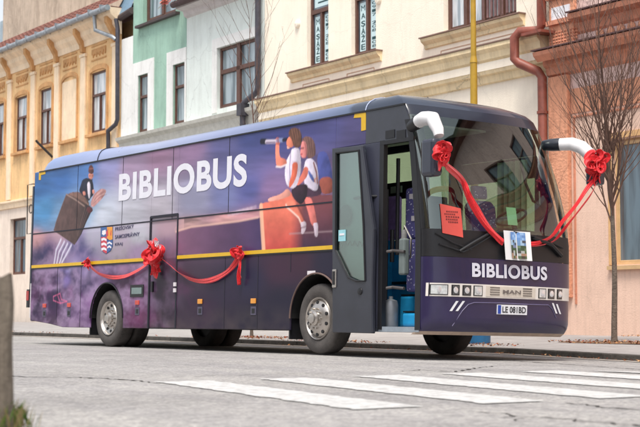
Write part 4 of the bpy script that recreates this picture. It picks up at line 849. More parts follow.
# dark edge strips of the screen
def fstrip(name, a, da, z0, z1, m, off=.006):
    mb = MB(); mb.grid([[fpt(a, z0 + (z1 - z0) * i / 16, off), fpt(a + da, z0 + (z1 - z0) * i / 16, off)] for i in range(17)]); return mb.build(name, m, BUS, smooth=True)
fstrip('screen_edge', .30, .035, 1.72, 3.25, BLK); fstrip('screen_edge', math.pi - .30, .03, 1.72, 3.25, BLK)
# door-side pillar lower part of the front (navy) next to the doorway
def fp(y, z, off=.006):
    return Vector((fx(min(max(y, 1e-4), W - 1e-4), z) + off, y, z))
def fpatch(mb, y0, y1, z0, z1, off=.012, ny=8, nz=2, col=None):
    rows = [[fp(y0 + (y1 - y0) * k / ny, z0 + (z1 - z0) * i / nz, off) for k in range(ny + 1)] for i in range(nz + 1)]; mb.grid(rows, col)
    edge = [rows[0][k] for k in range(ny + 1)] + [rows[i][ny] for i in range(1, nz + 1)] + [rows[nz][k] for k in range(ny - 1, -1, -1)] + [rows[i][0] for i in range(nz - 1, 0, -1)]
    m_ = len(edge); mb.add([tuple(e) for e in edge] + [(e.x - off - .01, e.y, e.z) for e in edge], [(i, (i + 1) % m_, m_ + (i + 1) % m_, m_ + i) for i in range(m_)], col)
def pquad(mb, px0, py0, px1, py1, off=.012, ny=4, nz=2, tilt=None):
    a = fpx(px0, py0); b = fpx(px1, py1); fpatch(mb, a[0], b[0], min(a[1], b[1]), max(a[1], b[1]), off, ny, nz)
# headlamp band: light grey tray, lamps, grille
yb0 = fpx(426.5, 289)[0]; yb1 = W - .10
zb0, zb1 = fpx(500, 298.2)[1], fpx(500, 285.2)[1]
hb_ = MB(); fpatch(hb_, .018, yb1, zb0, zb1, .008, 40, 1); hb_.build('lamp_tray', LGR, BUS, smooth=50)
LAMP = mat('lamp_glass', (206, 210, 210), .12, .2, var=.2, scale=22, coat=1.0); CHR = mat('reflector_chrome', (226, 228, 232), .22, .6, var=.05); LAMPD = mat('dark_lamp', (82, 84, 88), .15, .4, var=.3, scale=20, coat=1)
zc_ = (zb0 + zb1) / 2; zh = (zb1 - zb0) / 2
def lamp(y0, y1, m, name='headlight'):
    fr = MB(); fpatch(fr, y0, y1, zc_ - zh * .78, zc_ + zh * .78, .014, 5, 1); o = fr.build(name, BLK, BUS)
    ln = MB(); fpatch(ln, y0 + .015, y1 - .015, zc_ - zh * .66, zc_ + zh * .66, .019, 5, 1); ln.build('lens', m, o, smooth=30)
    if y1 - y0 < .3:
        yy = (y0 + y1) / 2; x_ = fx(yy, zc_) + .021; MB().lathe([(.001, .006), (zh * .35, .004), (zh * .5, 0)], (x_, yy, zc_), 'x', 16).build('bulb_reflector', CHR, o, smooth=True)
Y = lambda px: fpx(px, 290)[0]
lamp(.04, Y(447.5), LAMP); lamp(Y(451), Y(459), LAMPD); lamp(Y(462), Y(470.5), LAMPD); lamp(Y(473), Y(482), LAMP)
lamp(Y(538), Y(545.5), LAMP); lamp(Y(547.5), Y(554), LAMPD); lamp(Y(556.5), Y(561.5), LAMPD)
gr = MB(); g0, g1 = Y(485.5), Y(535)
fpatch(gr, g0, g1, zc_ - zh * .8, zc_ + zh * .8, .012, 12, 1); GR = gr.build('grille', mat('grille_plastic', (205, 196, 184), .5, var=.08), BUS, smooth=30)
gs = MB()
for k in range(4):
    z = zc_ + zh * (-.55 + .36 * k)
    for (a, b) in ((g0 + .07, g0 + .24), (g1 - .24, g1 - .07)): gs = MB(); fpatch(gs, a, b, z, z + .013, .0165, 6, 1); gs.build('slot', mm('slot_dark', (112, 104, 98), .7), GR)
gs.build('slot', mm('slot_dark', (112, 104, 98), .7), GR)
def ftext(s, pxa, pxb, z0, z1, m, name='lettering', bold=.03, off=.012, parent=BUS, y0=None, y1=None):
    if y0 is None: y0 = fpx(pxa, 290)[0]; y1 = fpx(pxb, 290)[0]
    tb = MB(); put_text(tb, s, lambda a, b: fp(y0 + (y1 - y0) * a, z0 + (z1 - z0) * b, off), bold); return tb.build(name, m, parent)
ftext('MAN', 502, 520, zc_ - zh * .32, zc_ + zh * .3, mat('badge_metal', (120, 114, 112), .4, .4), 'maker_badge', .03, .022, GR)
SILV = mat('silver_lettering', (206, 206, 218), .35, .0, var=.05)
tz0 = fpx(508, 278.6)[1]; tz1 = fpx(508, 264.6)[1]; ty0 = fpx(471.5, 270)[0]; ty1 = fpx(546.5, 273)[0]
ftext('BIBLIOBUS', 0, 0, tz0, tz1, SILV, 'front_lettering', .035, .012, BUS, ty0, ty1)
# slanted white flashes and scribed line on the bumper
WP = mat('white_decal', (225, 226, 232), .4, var=.04)
for (a, b) in (((450.5, 311), (457, 301)), ((456.5, 311), (463.5, 301)), ((556.5, 304), (560, 314)), ((552.5, 303), (556.3, 313.5))):
    p, q = fpx(*a), fpx(*b); w2_ = .02; fl_ = MB(); fl_.add([fp(p[0] - w2_, p[1], .006), fp(p[0] + w2_, p[1], .006), fp(q[0] + w2_, q[1], .006), fp(q[0] - w2_, q[1], .006)], [(0, 1, 2, 3)]); fl_.build('bumper_flash', WP, BUS)
ln_ = MB(); pts = [(452, 326), (462, 311), (468, 304.5), (474, 302.5), (500, 303), (530, 304.5), (548, 305), (552, 309), (556, 318)]
ln_.tube([fp(*fpx(*p), .004) for p in pts], .006, 5); ln_.build('bumper_seam', mat('seam_grey', (104, 98, 132), .5), BUS)
# number plate
pa = fpx(496.8, 306)[0]; pb_ = fpx(526.3, 306)[0]; zc2 = fpx(511, 309.8)[1]
pl_ = MB(); fpatch(pl_, pa, pb_, zc2 - .065, zc2 + .065, .018, 4, 1); PLT = pl_.build('number_plate', WP, BUS)
eb = MB(); fpatch(eb, pa + .005, pa + .06, zc2 - .058, zc2 + .058, .021, 1, 1); eb.build('country_strip', mat('plate_blue', (30, 66, 160), .4), PLT)
pt = MB(); put_text(pt, 'LE 081BD', lambda a, b: fp(pa + .085 + (pb_ - pa - .11) * a, zc2 - .042 + .084 * b, .022), .02); pt.build('plate_number', mat('plate_black', (20, 22, 30), .5), PLT)
# rear wall and far side
RWm = mat('rear_paint', (70, 100, 150), .35, var=.1, coat=.4)
rw = MB(); rows = []
for i in range(25):
    z = .45 + (3.42 - .45) * i / 24; rx = RX(z); r = .1; row = []
    for k in range(7): q = math.pi / 2 * k / 6; row.append((rx + r - r * math.sin(q), r - r * math.cos(q) , z))
    for k in range(7): q = math.pi / 2 * (1 - k / 6); row.append((rx + r - r * math.sin(q), W - r + r * math.cos(q), z))
    rows.append([(-9.88, 0.001, z)] + row)
def rearcol(p):
    z = p[2]; c = [lerp(z, [(.4, 60), (1.4, 70), (2.1, 120), (2.6, 100), (3.42, 90)]), lerp(z, [(.4, 58), (1.4, 70), (2.1, 130), (2.6, 140), (3.42, 125)]), lerp(z, [(.4, 90), (1.4, 110), (2.1, 165), (2.6, 190), (3.42, 180)])]; return tuple(s2l(c))
rw.grid(rows); rw.build('rear_wall', vcmat('rear_wall_paint', .35, .4), BUS, smooth=50, cols=[rearcol(p) for p in rw.v])
MB().box(-9.985, -9.93, -.004, .05, 1.0, 3.15).build('rear_corner_strip', CHAR, BUS)
a = side(24.5, 309); b = side(28.6, 297)
tl = MB().box(-10.05, -9.94, -.03, .16, .72, 1.08).build('tail_light', BLK, BUS); MB().box(-10.06, -9.95, -.034, .14, .86, 1.05).build('lens', mat('red_lens', (170, 40, 40), .2, coat=.8), tl)
WTR = mat('white_reflector', (215, 210, 215), .4); MB().box(-9.93, -9.905, -.008, 0, .52, 1.2).build('reflector_strip', WTR, BUS)
fwins = [(-9.3 + k * 1.85, -9.3 + k * 1.85 + 1.7) for k in range(5)] + [(.1, 1.75)]
fs = MB(); XS = sorted({-9.9, 1.75} | {v for q in fwins for v in q})
for a, b in zip(XS[:-1], XS[1:]):
    hole = any(q[0] <= a and b <= q[1] for q in fwins); zt_ = 2.95 if a >= 0 else 3.28
    for (z0, z1) in (((.34, 1.75), ) if a >= 0 and hole else ((.34, 1.75), (zt_, 3.42)) if hole else ((.34, 3.42),)): fs.box(a, b, W - .04, W - .002, z0, z1)
fs.xz([(1.75, .34), (2.2, .34), (2.28, .5), (2.29, 1.6), (2.11, 2.2), (1.88, 2.75), (1.75, 2.95)], W - .04, W - .002); fs.box(.1, 1.3, W - .04, W - .002, 2.951, 3.42); fs.xz([(1.3, 2.951), (1.74, 2.951), (1.72, 3.1), (1.6, 3.3), (1.52, 3.42), (1.3, 3.42)], W - .04, W - .002)
FSD = fs.build('far_side_panel', NAVY, BUS)
for q in fwins: MB().box(q[0], q[1], W - .03, W - .022, 1.75, 2.95 if q[0] > 0 else 3.28).build('side_window', glassmat('green_glass', (.52, .62, .52), base=.08) if q is fwins[0] else bpy.data.materials['green_glass'], BUS)
MB().box(.08, 1.78, W - .07, W - .045, 2.62, 2.94).build('added_blind', mm('added_blind_dark', (44, 48, 46), .8), BUS)  # dark blind added to block the bright view through the far window
MB().box(-3.4, .9, .08, W - .25, 3.36, 3.39).build('ceiling_lining', mm('pale_lining', (222, 230, 216), .8), BUS)
# underbody, floor, bulkhead, arch liners
ub = MB().box(-9.7, .5, .75, 1.93, .40, .98).box(.5, 1.42, 1.0, 1.93, .40, .98).box(-5.9, -.75, .03, .75, .42, .98).box(-5.9, -.75, 1.93, W - .05, .42, .98).box(-9.6, -7.4, .03, W - .05, .46, .98).box(.56, 2.3, 1.0, W - .1, .38, .98)
for s_ in (0,): ub.box(-7.4, -5.9, .74, 1.94, .42, 1.2)
ub.build('underbody', DARK, BUS); MB().box(-9.8, .5, .03, W - .05, 1.18, 1.22).box(.5, 2.25, .99, W - .06, 1.0, 1.04).build('floor', mm('cabin_floor', (50, 50, 56), .7), BUS)
MB().box(-3.5, -3.45, .03, W - .05, 1.0, 3.4).build('bulkhead', mm('bulkhead_panel', (58, 56, 64), .7), BUS)
for (hx, hz, r) in WH:
    li = MB(); li.grid([[(hx + r * math.cos(q), y_, hz + r * math.sin(q)) for q in np.linspace(0, math.pi, 30)] for y_ in (.02, .74)]); li.build('wheel_arch', DARK, BUS)
    lp = MB(); lp.tube([(hx + (r + .0) * math.cos(q), -.008, hz + (r + .0) * math.sin(q)) for q in np.linspace(.0 if hx < -1 else .75, math.pi, 30)], .014, 6); lp.build('arch_lip', BLK if hx < -1 else mat('arch_lip_trim', (104, 84, 78), .6), BUS)
    mf = MB().box(hx - r - .06, hx - r - .03, .02, .34, .2, .55).build('mud_flap', BLK, BUS)
# wheels
def wheel(x, y, dirn, name='wheel', hub=.04):
    t = MB(); pr = [(.31, .03), (.33, .012), (.40, .0), (.47, .006), (.50, .03), (.51, .06), (.51, .24), (.50, .27), (.47, .285), (.31, .27)]
    t.lathe([(r, y + h) for r, h in pr], (x, 0, .51), 'y', 48)
    for k in range(40):
        q = 2 * math.pi * k / 40
        for (u0, u1) in ((.05, .12), (.17, .25)): c_, s_ = math.cos(q), math.sin(q); t.add([(x + .512 * math.cos(q), y + u0, .51 + .512 * math.sin(q)), (x + .512 * math.cos(q + .03), y + u0, .51 + .512 * math.sin(q + .03)), (x + .512 * math.cos(q + .06), y + u1, .51 + .512 * math.sin(q + .06)), (x + .512 * math.cos(q + .02), y + u1, .51 + .512 * math.sin(q + .02))], [(0, 1, 2, 3)])
    o = t.build(name, RUB, BUS, smooth=35); return o
def dressed(x, y, rear):
    o = wheel(x, y, 1)
    rim = MB(); pr = [(.315, .025), (.305, .0), (.285, .015), (.275, .05), (.262, .055 if rear else .02), (.20, .075 if rear else -.015), (.15, .07 if rear else -.03), (.12, .05 if rear else -.035), (.001, .045 if rear else -.035)]
    rim.lathe([(r, y + h) for r, h in pr], (x, 0, .51), 'y', 48); R_ = rim.build('rim', STEEL, o, smooth=40)
    hb = MB(); h0 = .05 if rear else -.035
    hb.lathe([(.11, y + h0), (.105, y + h0 - .035), (.075, y + h0 - .055), (.07, y + h0 - .08), (.03, y + h0 - .085), (.001, y + h0 - .085)], (x, 0, .51), 'y', 28)
    for k in range(10):
        q = 2 * math.pi * k / 10; hb.lathe([(.016, y + h0 - .03), (.016, y + h0 + .01)], (x + .145 * math.cos(q), 0, .51 + .145 * math.sin(q)), 'y', 8); hb.lathe([(.001, y + h0 - .03), (.016, y + h0 - .03)], (x + .145 * math.cos(q), 0, .51 + .145 * math.sin(q)), 'y', 8)
    hb.build('hub', STEEL, o, smooth=40)
    for k in range(10):
        ho = MB(); q = 2 * math.pi * (k + .5) / 10; hh = (y + .062) if rear else (y - .002); ho.lathe([(.001, hh - .008), (.026, hh - .008), (.028, hh + .012)], (x + .232 * math.cos(q), 0, .51 + .232 * math.sin(q)), 'y', 12); ho.build('hand_hole', BLK, R_)
dressed(-.03, .035, False); dressed(-6.62, .035, True)
for (x_, y_) in ((-6.62, .36), (-.03, W - .33), (-6.62, W - .33), (-6.62, W - .66)):
    o = wheel(x_, y_, 1); MB().lathe([(.32, y_ + .05), (.30, y_ + .09), (.001, y_ + .11)], (x_, 0, .51), 'y', 32).build('rim', BLK, o, smooth=True)
# trims and seams on the near side
ST = mat('yellow_stripe', (214, 172, 36), .45, var=.06)
def hline(px0, px1, z, h, m, name, y0=-.012, y1=.0):
    a = px0 if px0 < 10 and px0 > -12 else side(px0, 260)[0]; b = px1 if px1 < 10 else side(px1, 260)[0]; MB().box(a, b, y0, y1, z - h / 2, z + h / 2).build(name, m, BUS)
hline(-9.9, xdoor0 - .01, 1.53, .058, ST, 'yellow_stripe'); hline(xdoor1 + .01, xart, 1.53, .058, ST, 'yellow_stripe'); hline(xart, 1.2, 1.53, .05, ST, 'yellow_stripe')
hline(-9.9, xdoor0 - .01, 1.488, .022, BLK, 'rubber_strip', -.010); hline(xdoor1 + .01, xart, 1.488, .022, BLK, 'rubber_strip', -.010)
SEAM = mat('seam_dark', (34, 34, 46), .7)
hline(-9.9, xart, mz, .022, SEAM, 'panel_joint', -.005)
for px, z0, z1 in ((78, mz, 3.4), (123, mz, 3.4), (173, mz, 3.4), (229, mz, 3.4), (58.5, .42, 1.48), (82, .34, 1.48), (225.5, .34, 1.48), (258.5, .34, 1.48), (291, 1.2, 1.48)):
    xx = side(px, 250 if z1 < 2 else 180)[0]; MB().box(xx - .006, xx + .006, -.004, 0, z0, z1).build('panel_joint', SEAM, BUS)
MB().box(xdoor0 - .018, xdoor0 + .018, -.012, .02, .34, zdt).box(xdoor1 - .018, xdoor1 + .018, -.012, .02, .34, zdt).box(xdoor0, xdoor1, -.011, .02, zdt - .03, zdt + .01).build('side_door_frame', SEAM, BUS)
for z in (1.08, .98): MB().box(xdoor1 - .06, xdoor1 + .02, -.03, -.012, z - .035, z + .03).build('hinge', WTR, BUS)
a = side(152.5, 285); MB().box(a[0] - .03, a[0] + .03, -.02, .01, a[1] - .12, a[1] + .06).build('door_handle', BLK, BUS)
MB().box(a[0] - .06, a[0] - .02, -.02, .01, 1.66, 1.72).build('door_catch', WTR, BUS)
ORG = mat('orange_lens', (226, 150, 50), .2, coat=.8); RDL = mat('red_side_lens', (200, 70, 60), .2, coat=.8)
for (px, py, m_) in ((44.8, 305.7, RDL), (69.3, 305, RDL), (137.6, 302.6, RDL), (200.4, 301.5, ORG), (253.8, 301, ORG)):
    a = side(px, py); o = MB().box(a[0] - .07, a[0] + .07, -.02, 0, a[1] - .04, a[1] + .04).build('marker_light', m_, BUS, bevel=.008)
    a = (a[0], a[1] - .15); l_ = MB().box(a[0] - .075, a[0] + .075, -.008, 0, a[1] - .065, a[1] + .065).build('flap_latch', mm('latch_plate', (96, 92, 112), .4, .5), BUS); MB().box(a[0] - .04, a[0] + .04, -.012, -.007, a[1] - .04, a[1] + .035).build('latch_recess', BLK, l_)
a = side(130.5, 297); b = side(144, 284.5); o = MB().box(a[0], b[0], -.012, 0, a[1], b[1]).build('service_hatch', BLK, BUS); MB().box(a[0] + .06, b[0] - .06, -.016, -.011, a[1] + .05, b[1] - .05).build('hatch_window', mat('hatch_pane', (112, 132, 132), .15, coat=1), o)
a = side(311.5, 272.5); MB().box(a[0] - .1, a[0] + .1, -.006, 0, a[1] - .03, a[1] + .025).build('info_sticker', WTR, BUS)
# yellow corner marks
for pts in ([(355, 114), (366, 112.5), (366, 130), (361.5, 131), (361.5, 117.5), (354, 118)], [(39.2, 172.5), (45.5, 171), (45.5, 174), (41.2, 175), (40.8, 180), (39, 180)]):
    mb = MB(); mb.xz([side(*p) for p in pts], -.006, 0); mb.build('yellow_mark', ST, BUS)
# big side lettering
bl = MB(); xa, za = side(118.8, 201.5); xb, zb = side(247, 186)
xz_top = side(241, 154)[1]; xz_t2 = side(123, 173.5)[1]
put_text(bl, 'BIBLIOBUS', lambda a, b: (xa + (xb - xa) * a, -.006, (za + (zb - za) * a) + ((xz_t2 - za) + ((xz_top - zb) - (xz_t2 - za)) * a) * b), .034)
bl.build('side_lettering', mat('white_lettering', (222, 222, 232), .4, var=.05), BUS)
TXM = mat('dark_lettering', (60, 58, 92), .5)
for (s_, l0, l1, r0, r1) in (('PREŠOVSKÝ', (115.2, 231), (115.2, 226.4), (134, 228), (134, 223.8)), ('SAMOSPRÁVNY', (115.2, 239), (115.2, 234.2), (139.8, 235.8), (139.8, 231)), ('KRAJ', (115.2, 246.8), (115.2, 243), (122.8, 245.8), (122.8, 242.2))):
    mb = MB(); A, B_, C_, D_ = side(*l0), side(*l1), side(*r0), side(*r1)
    put_text(mb, s_, lambda a, b: (A[0] + (C_[0] - A[0]) * a, -.006, (A[1] + (C_[1] - A[1]) * a) * (1 - b) + (B_[1] + (D_[1] - B_[1]) * a) * b), .02); mb.build('side_lettering', TXM, BUS)
# coat of arms
K = lambda p: [side(90 + x / 9.14, 210 + y / 9.14) for x, y in p]
ca = MB(); cols_ = dict(blue=(46, 88, 150), orange=(226, 150, 40), red=(196, 50, 70), white=(230, 226, 232), dark=(30, 60, 110))
def cpoly(p, c, y_): ca.xz(K(p), y_, 0, tuple(s2l(cols_[c])))
cpoly([(100, 155), (212, 148), (210, 330), (190, 375), (150, 402), (120, 385), (98, 330)], 'dark', -.005)
cpoly([(104, 160), (156, 156), (156, 242), (104, 246)], 'blue', -.006); cpoly([(158, 156), (208, 153), (208, 268), (182, 276), (158, 258)], 'orange', -.006)
cpoly([(165, 175), (185, 168), (200, 190), (195, 240), (175, 250), (178, 205)], 'red', -.007) ; cpoly([(172, 170), (190, 160), (196, 178), (188, 225), (198, 250), (182, 262), (170, 240)], 'orange', -.008)
cpoly([(115, 190), (145, 180), (150, 215), (128, 232), (112, 220)], 'white', -.007); cpoly([(148, 200), (166, 178), (170, 235), (152, 245)], 'red', -.0075)
cpoly([(104, 248), (156, 244), (156, 392), (148, 398), (122, 380), (102, 330)], 'red', -.006)
for k in range(3): cpoly([(106, 262 + 44 * k), (130, 252 + 44 * k), (154, 266 + 44 * k), (154, 286 + 44 * k), (130, 274 + 44 * k), (108, 284 + 44 * k)], 'white', -.007)
cpoly([(158, 280), (206, 276), (204, 328), (188, 368), (158, 390)], 'blue', -.006)
cpoly([(160, 300), (180, 288), (204, 304), (202, 318), (180, 304), (160, 316)], 'white', -.007); cpoly([(160, 336), (180, 322), (198, 338), (196, 352), (180, 340), (160, 352)], 'white', -.007)
ca.build('coat_of_arms', vcmat('crest_print', .4, .3), BUS)
# ---- swung-back passenger door leaf (proud of the side)
DL = [side(337.5, 149), side(367.3, 145.8), (side(373.5, 230, -.1)[0], side(373.5, 230)[1]), side(377.5, 285), side(377.8, 333.5), side(338, 332.5)]
yD = -.10
def inner(poly, holes_): pass
lf = MB()
gp = [side(342, 153.5), side(364.6, 151), side(369.5, 225), side(371.3, 281), side(362.5, 281.3), side(354.5, 277.5), side(341.5, 250.5)]
bm = bmesh.new()
def ringv(poly, y): return [bm.verts.new((p[0], y, p[1])) for p in poly]
def fillring(y):
    o = ringv(DL, y); i = ringv(gp, y); es = [bm.edges.new((o[k], o[(k + 1) % len(o)])) for k in range(len(o))] + [bm.edges.new((i[k], i[(k + 1) % len(i)])) for k in range(len(i))]
    bmesh.ops.triangle_fill(bm, edges=es, use_beauty=True); return o, i
o0, i0 = fillring(yD); o1, i1 = fillring(yD + .06)
for A, B_ in ((o0, o1), (i0, i1)):
    for k in range(len(A)): bm.faces.new((A[k], A[(k + 1) % len(A)], B_[(k + 1) % len(A)], B_[k]))
bmesh.ops.recalc_face_normals(bm, faces=bm.faces); me = bpy.data.meshes.new('entrance_door'); bm.to_mesh(me); bm.free(); me.materials.append(CHAR)
DOOR = bpy.data.objects.new('entrance_door', me); COL.objects.link(DOOR); DOOR.parent = BUS
b_ = DOOR.modifiers.new('bevel', 'BEVEL'); b_.width = .012; b_.segments = 2; b_.limit_method = 'ANGLE'
MB().xz([(p[0], p[1]) for p in gp], yD + .02, yD + .028).build('door_glass', glassmat('door_glass', (.70, .80, .76), base=.22), DOOR)
mb = MB(); n_ = len(gp); gx = sum(p[0] for p in gp) / n_; gzc = sum(p[1] for p in gp) / n_
sc2 = lambda p, k: (gx + (p[0] - gx) * k, gzc + (p[1] - gzc) * k)
mb.tube([(p[0], yD - .002, p[1]) for p in gp + gp[:1]], .018, 6); mb.build('glass_seal', BLK, DOOR)
a = side(340.5, 278); o = MB().box(a[0] - .045, a[0] + .045, yD - .02, yD, a[1] - .14, a[1] + .12).build('door_handle', STEEL, DOOR, bevel=.01); MB().box(a[0] - .025, a[0] + .025, yD - .026, yD - .018, a[1] - .1, a[1] + .09).build('handle_recess', BLK, o)
a = side(366, 291.5); MB().lathe([(.001, -.02), (.045, -.015), (.05, 0)], (a[0], yD, a[1]), 'y', 16).build('door_lock', BLK, DOOR, smooth=True)
a = side(346.5, 213); MB().lathe([(.001, .0), (.15, .005), (.155, .02), (.13, .03)], (a[0] + .03, yD + .045, a[1] - .04), 'y', 24).build('dark_mirror_disc', BLK, DOOR, smooth=True)  # dark disc added for the round mirror mark in the door glass
a = side(345.5, 238); nt_ = MB().box(a[0] - .05, a[0] + .12, yD + .012, yD + .016, a[1] - .05, a[1] + .11).build('notice', mat('pale_blue_notice', (150, 205, 215), .5), DOOR); MB().box(a[0] - .02, a[0] + .09, yD + .008, yD + .011, a[1] + .03, a[1] + .06).build('notice_print', WP, nt_)
# light panel behind the door glass
MB().xz([side(341, 152), side(366, 150), side(374, 282), side(356, 282), side(341, 250)], -.02, -.008).build('inner_side_window', mat('greenish_side_glass', (112, 136, 136), .12, var=.2, scale=1.5, coat=1), BUS)
hr = MB(); hp = [side(343 + 28 * k / 19, 243.5 + 3.0 * math.sin(k * 1.9)) for k in range(20)]
hr.tube([(q_[0], -.03, q_[1]) for q_ in hp], .007, 5); hr.build('coiled_hose', BLK, BUS)
for z in (2.2, .75): MB().tube([(.9, -.02, z), (1.25, -.06, z), (1.46, .05, z)], .02, 8).build('door_arm', BLK, BUS)
# ---- doorway: jambs, steps, interior
X0, X1 = 1.47, 2.355
MB().box(1.46, 1.55, -.01, .06, .36, 2.96).build('door_post', BLK, BUS)
fpn = MB(); zs = np.linspace(.36, 3.2, 12); fpn.grid([[(xfn(z) - .1, -.004, z), (xfn(z) + .015, -.004, z)] for z in zs]); fpn.grid([[(xfn(z) - .1, -.004, z), (xfn(z) - .1, .3, z)] for z in zs]); fpn.build('door_jamb', BLK, BUS)
MB().box(X0, xfn(2.9), -.012, .06, 2.9, 2.952).build('door_head_rail', BLK, BUS)
CY = mat('cyan_panel', (40, 156, 212), .4, var=.15, scale=4, coat=.2); PUR = mat('purple_seat_cloth', (176, 144, 208), .85, var=.2, scale=12)
def spots():
    m = bpy.data.materials.new('spotted_seat_cloth'); m.use_nodes = True; n = m.node_tree.nodes; l = m.node_tree.links; b = n['Principled BSDF']; tc = n.new('ShaderNodeTexCoord'); v = n.new('ShaderNodeTexVoronoi'); v.inputs['Scale'].default_value = 22
    l.new(tc.outputs['Object'], v.inputs['Vector']); r = n.new('ShaderNodeValToRGB'); r.color_ramp.interpolation = 'CONSTANT'; r.color_ramp.elements[0].color = (.6, .6, .75, 1); r.color_ramp.elements[1].position = .22; r.color_ramp.elements[1].color = (.09, .085, .25, 1)
    l.new(v.outputs['Distance'], r.inputs['Fac']); l.new(r.outputs[0], b.inputs['Base Color']); b.inputs['Roughness'].default_value = .9; return m
SPOT = spots()
MB().box(.56, 2.34, .0, .95, .33, .40).build('entrance_sill', mat('sill_grey', (140, 150, 160), .5, var=.2), BUS)
def S(px, py, y): return side(px, py, y)
x1_, x2_ = S(401, 320, .32)[0], S(399, 310, .62)[0]
MB().box(x1_, 2.3, .32, .62, .40, .60).build('step', CY, BUS, bevel=.05, seg=4); MB().box(x2_, 2.3, .62, .95, .40, .84).build('step', CY, BUS, bevel=.04, seg=4)
MB().box(x1_ + .03, 2.29, .33, .62, .601, .62).box(x2_ + .03, 2.29, .63, .95, .841, .862).build('step_edge', BLK, BUS)
zcy = S(390, 240, .8)[1]
cw = MB(); cw.box(.55, 2.3, .95, .99, .38, 1.18); cw.box(.50, .55, .04, .95, .38, zcy); cw.box(.55, 1.2, .95, .99, 1.18, zcy); cw.build('step_well_panel', CY, BUS)
dp_ = MB().box(.60, 2.3, .90, .945, 1.02, 1.06).build('well_rail', BLK, BUS)
# silver canister, grey box on a pole, grab rails
a = S(390.5, 325, .22); r = .105; cn_ = MB().lathe([(r * .9, 0), (r, .02), (r, .30), (r * .85, .36), (r * .3, .38), (r * .3, .42), (.001, .42)], (a[0], .22, .40), 'z', 20).build('canister', mat('canister_grey', (128, 132, 138), .4, .4), BUS, smooth=40)
a = S(404.5, 256, .2); gb = MB().box(a[0] - .065, a[0] + .065, .14, .24, a[1] - .26, a[1] + .24).build('grey_case', mat('case_grey', (108, 118, 118), .6), BUS, bevel=.025)
MB().lathe([(.001, .16), (.03, .16), (.04, .1), (.04, 0)], (a[0], .19, a[1] + .20), 'z', 12).build('case_cap', mat('case_cap_grey', (120, 120, 120), .6), gb)
for (px, y_, z0, z1, r) in ((386.5, .15, .42, 2.3, .02), (397, .35, 1.4, 2.75, .028), (392, .3, 1.3, 1.75, .03)):
    x_ = S(px, 260, y_)[0]; MB().tube([(x_, y_, z0), (x_, y_, z1)], r, 10).build('grab_rail', BLK, BUS, smooth=True)
for z in (1.42, .92): MB().tube([(1.5, .05, z), (1.62, .12, z + .02), (1.85, .14, z)], .022, 8).build('door_arm', mm('arm_grey', (96, 92, 92), .4, .5), BUS)
MB().tube([(1.62, .25, 1.55), (1.75, .22, 1.78), (1.85, .25, 1.6), (1.8, .28, 1.35), (1.68, .3, 1.3)], .014, 8).build('hose', STEEL, BUS, smooth=True)
# seats
def seat(x, y, w_, h0, h1, m, name, lean=.12):
    s_ = MB(); n_ = 8; s_.box(x - .22, x + .28, y - w_ / 2, y + w_ / 2, h0 - .1, h0 + .06); o = s_.build(name, m, BUS, bevel=.04)
    bk = MB().prism([(y - w_ / 2, h0 + .02), (y + w_ / 2, h0 + .02), (y + w_ / 2, h1 - .08), (y + w_ / 2 - .08, h1), (y - w_ / 2 + .08, h1), (y - w_ / 2, h1 - .08)], lambda a, b: (x - .16 - lean * (b - h0), a, b), lambda a, b: (x - .3 - lean * (b - h0), a, b)); bk.build('seat_back', m, o, bevel=.03)
    hr_ = MB().prism([(y - .13, h1 + .03), (y + .13, h1 + .03), (y + .13, h1 + .22), (y - .13, h1 + .22)], lambda a, b: (x - .18 - lean * (b - h0), a, b), lambda a, b: (x - .28 - lean * (b - h0), a, b)); hr_.build('headrest', m, o, bevel=.03)
    MB().box(x - .15, x + .15, y - .15, y + .15, 1.03, h0 - .1).build('seat_base', BLK, o)
    return o
seat(1.75, 1.85, .5, 1.5, 2.25, SPOT, 'driver_seat')
# guide seat and purple panel just inside the door
a0, a1 = S(385, 197, .8), S(400, 240, .8)
MB().box(a0[0], a1[0], .75, .85, a1[1], a0[1]).build('purple_backrest', PUR, BUS, bevel=.05); 
nb_ = MB().box(S(408, 200, .45)[0], S(422, 200, .45)[0], .42, .56, S(404, 292, .45)[1], S(404, 240, .45)[1] + .0).build('guide_seat_cushion', SPOT, BUS, bevel=.04)
p0 = S(405, 238, .5); p1 = S(421, 190, .5)
MB().box(p0[0], p1[0], .48, .62, p0[1] - .02, p1[1] + .05).build('guide_seat_back', SPOT, BUS, bevel=.05)
MB().box(S(383, 190, 1.3)[0], S(424, 190, 1.3)[0], 1.3, 1.34, S(395, 196, 1.3)[1] - .05, S(395, 186, 1.3)[1] + .05).build('dark_luggage_bar', BLK, BUS)
a = S(396, 189, 1.28); MB().box(a[0] - .12, a[0] + .14, 1.27, 1.29, a[1] - .06, a[1] + .04).build('light_sticker', mm('pale_green_print', (170, 190, 170), .5), BUS)
for (px, py) in ((411, 196), (393, 195), (397, 211), (413, 218)):
    a = S(px, py, .47); 
    if px > 400: MB().box(a[0] - .04, a[0] + .04, .47, .478, a[1] - .04, a[1] + .03).build('seat_patch', WTR, BUS)
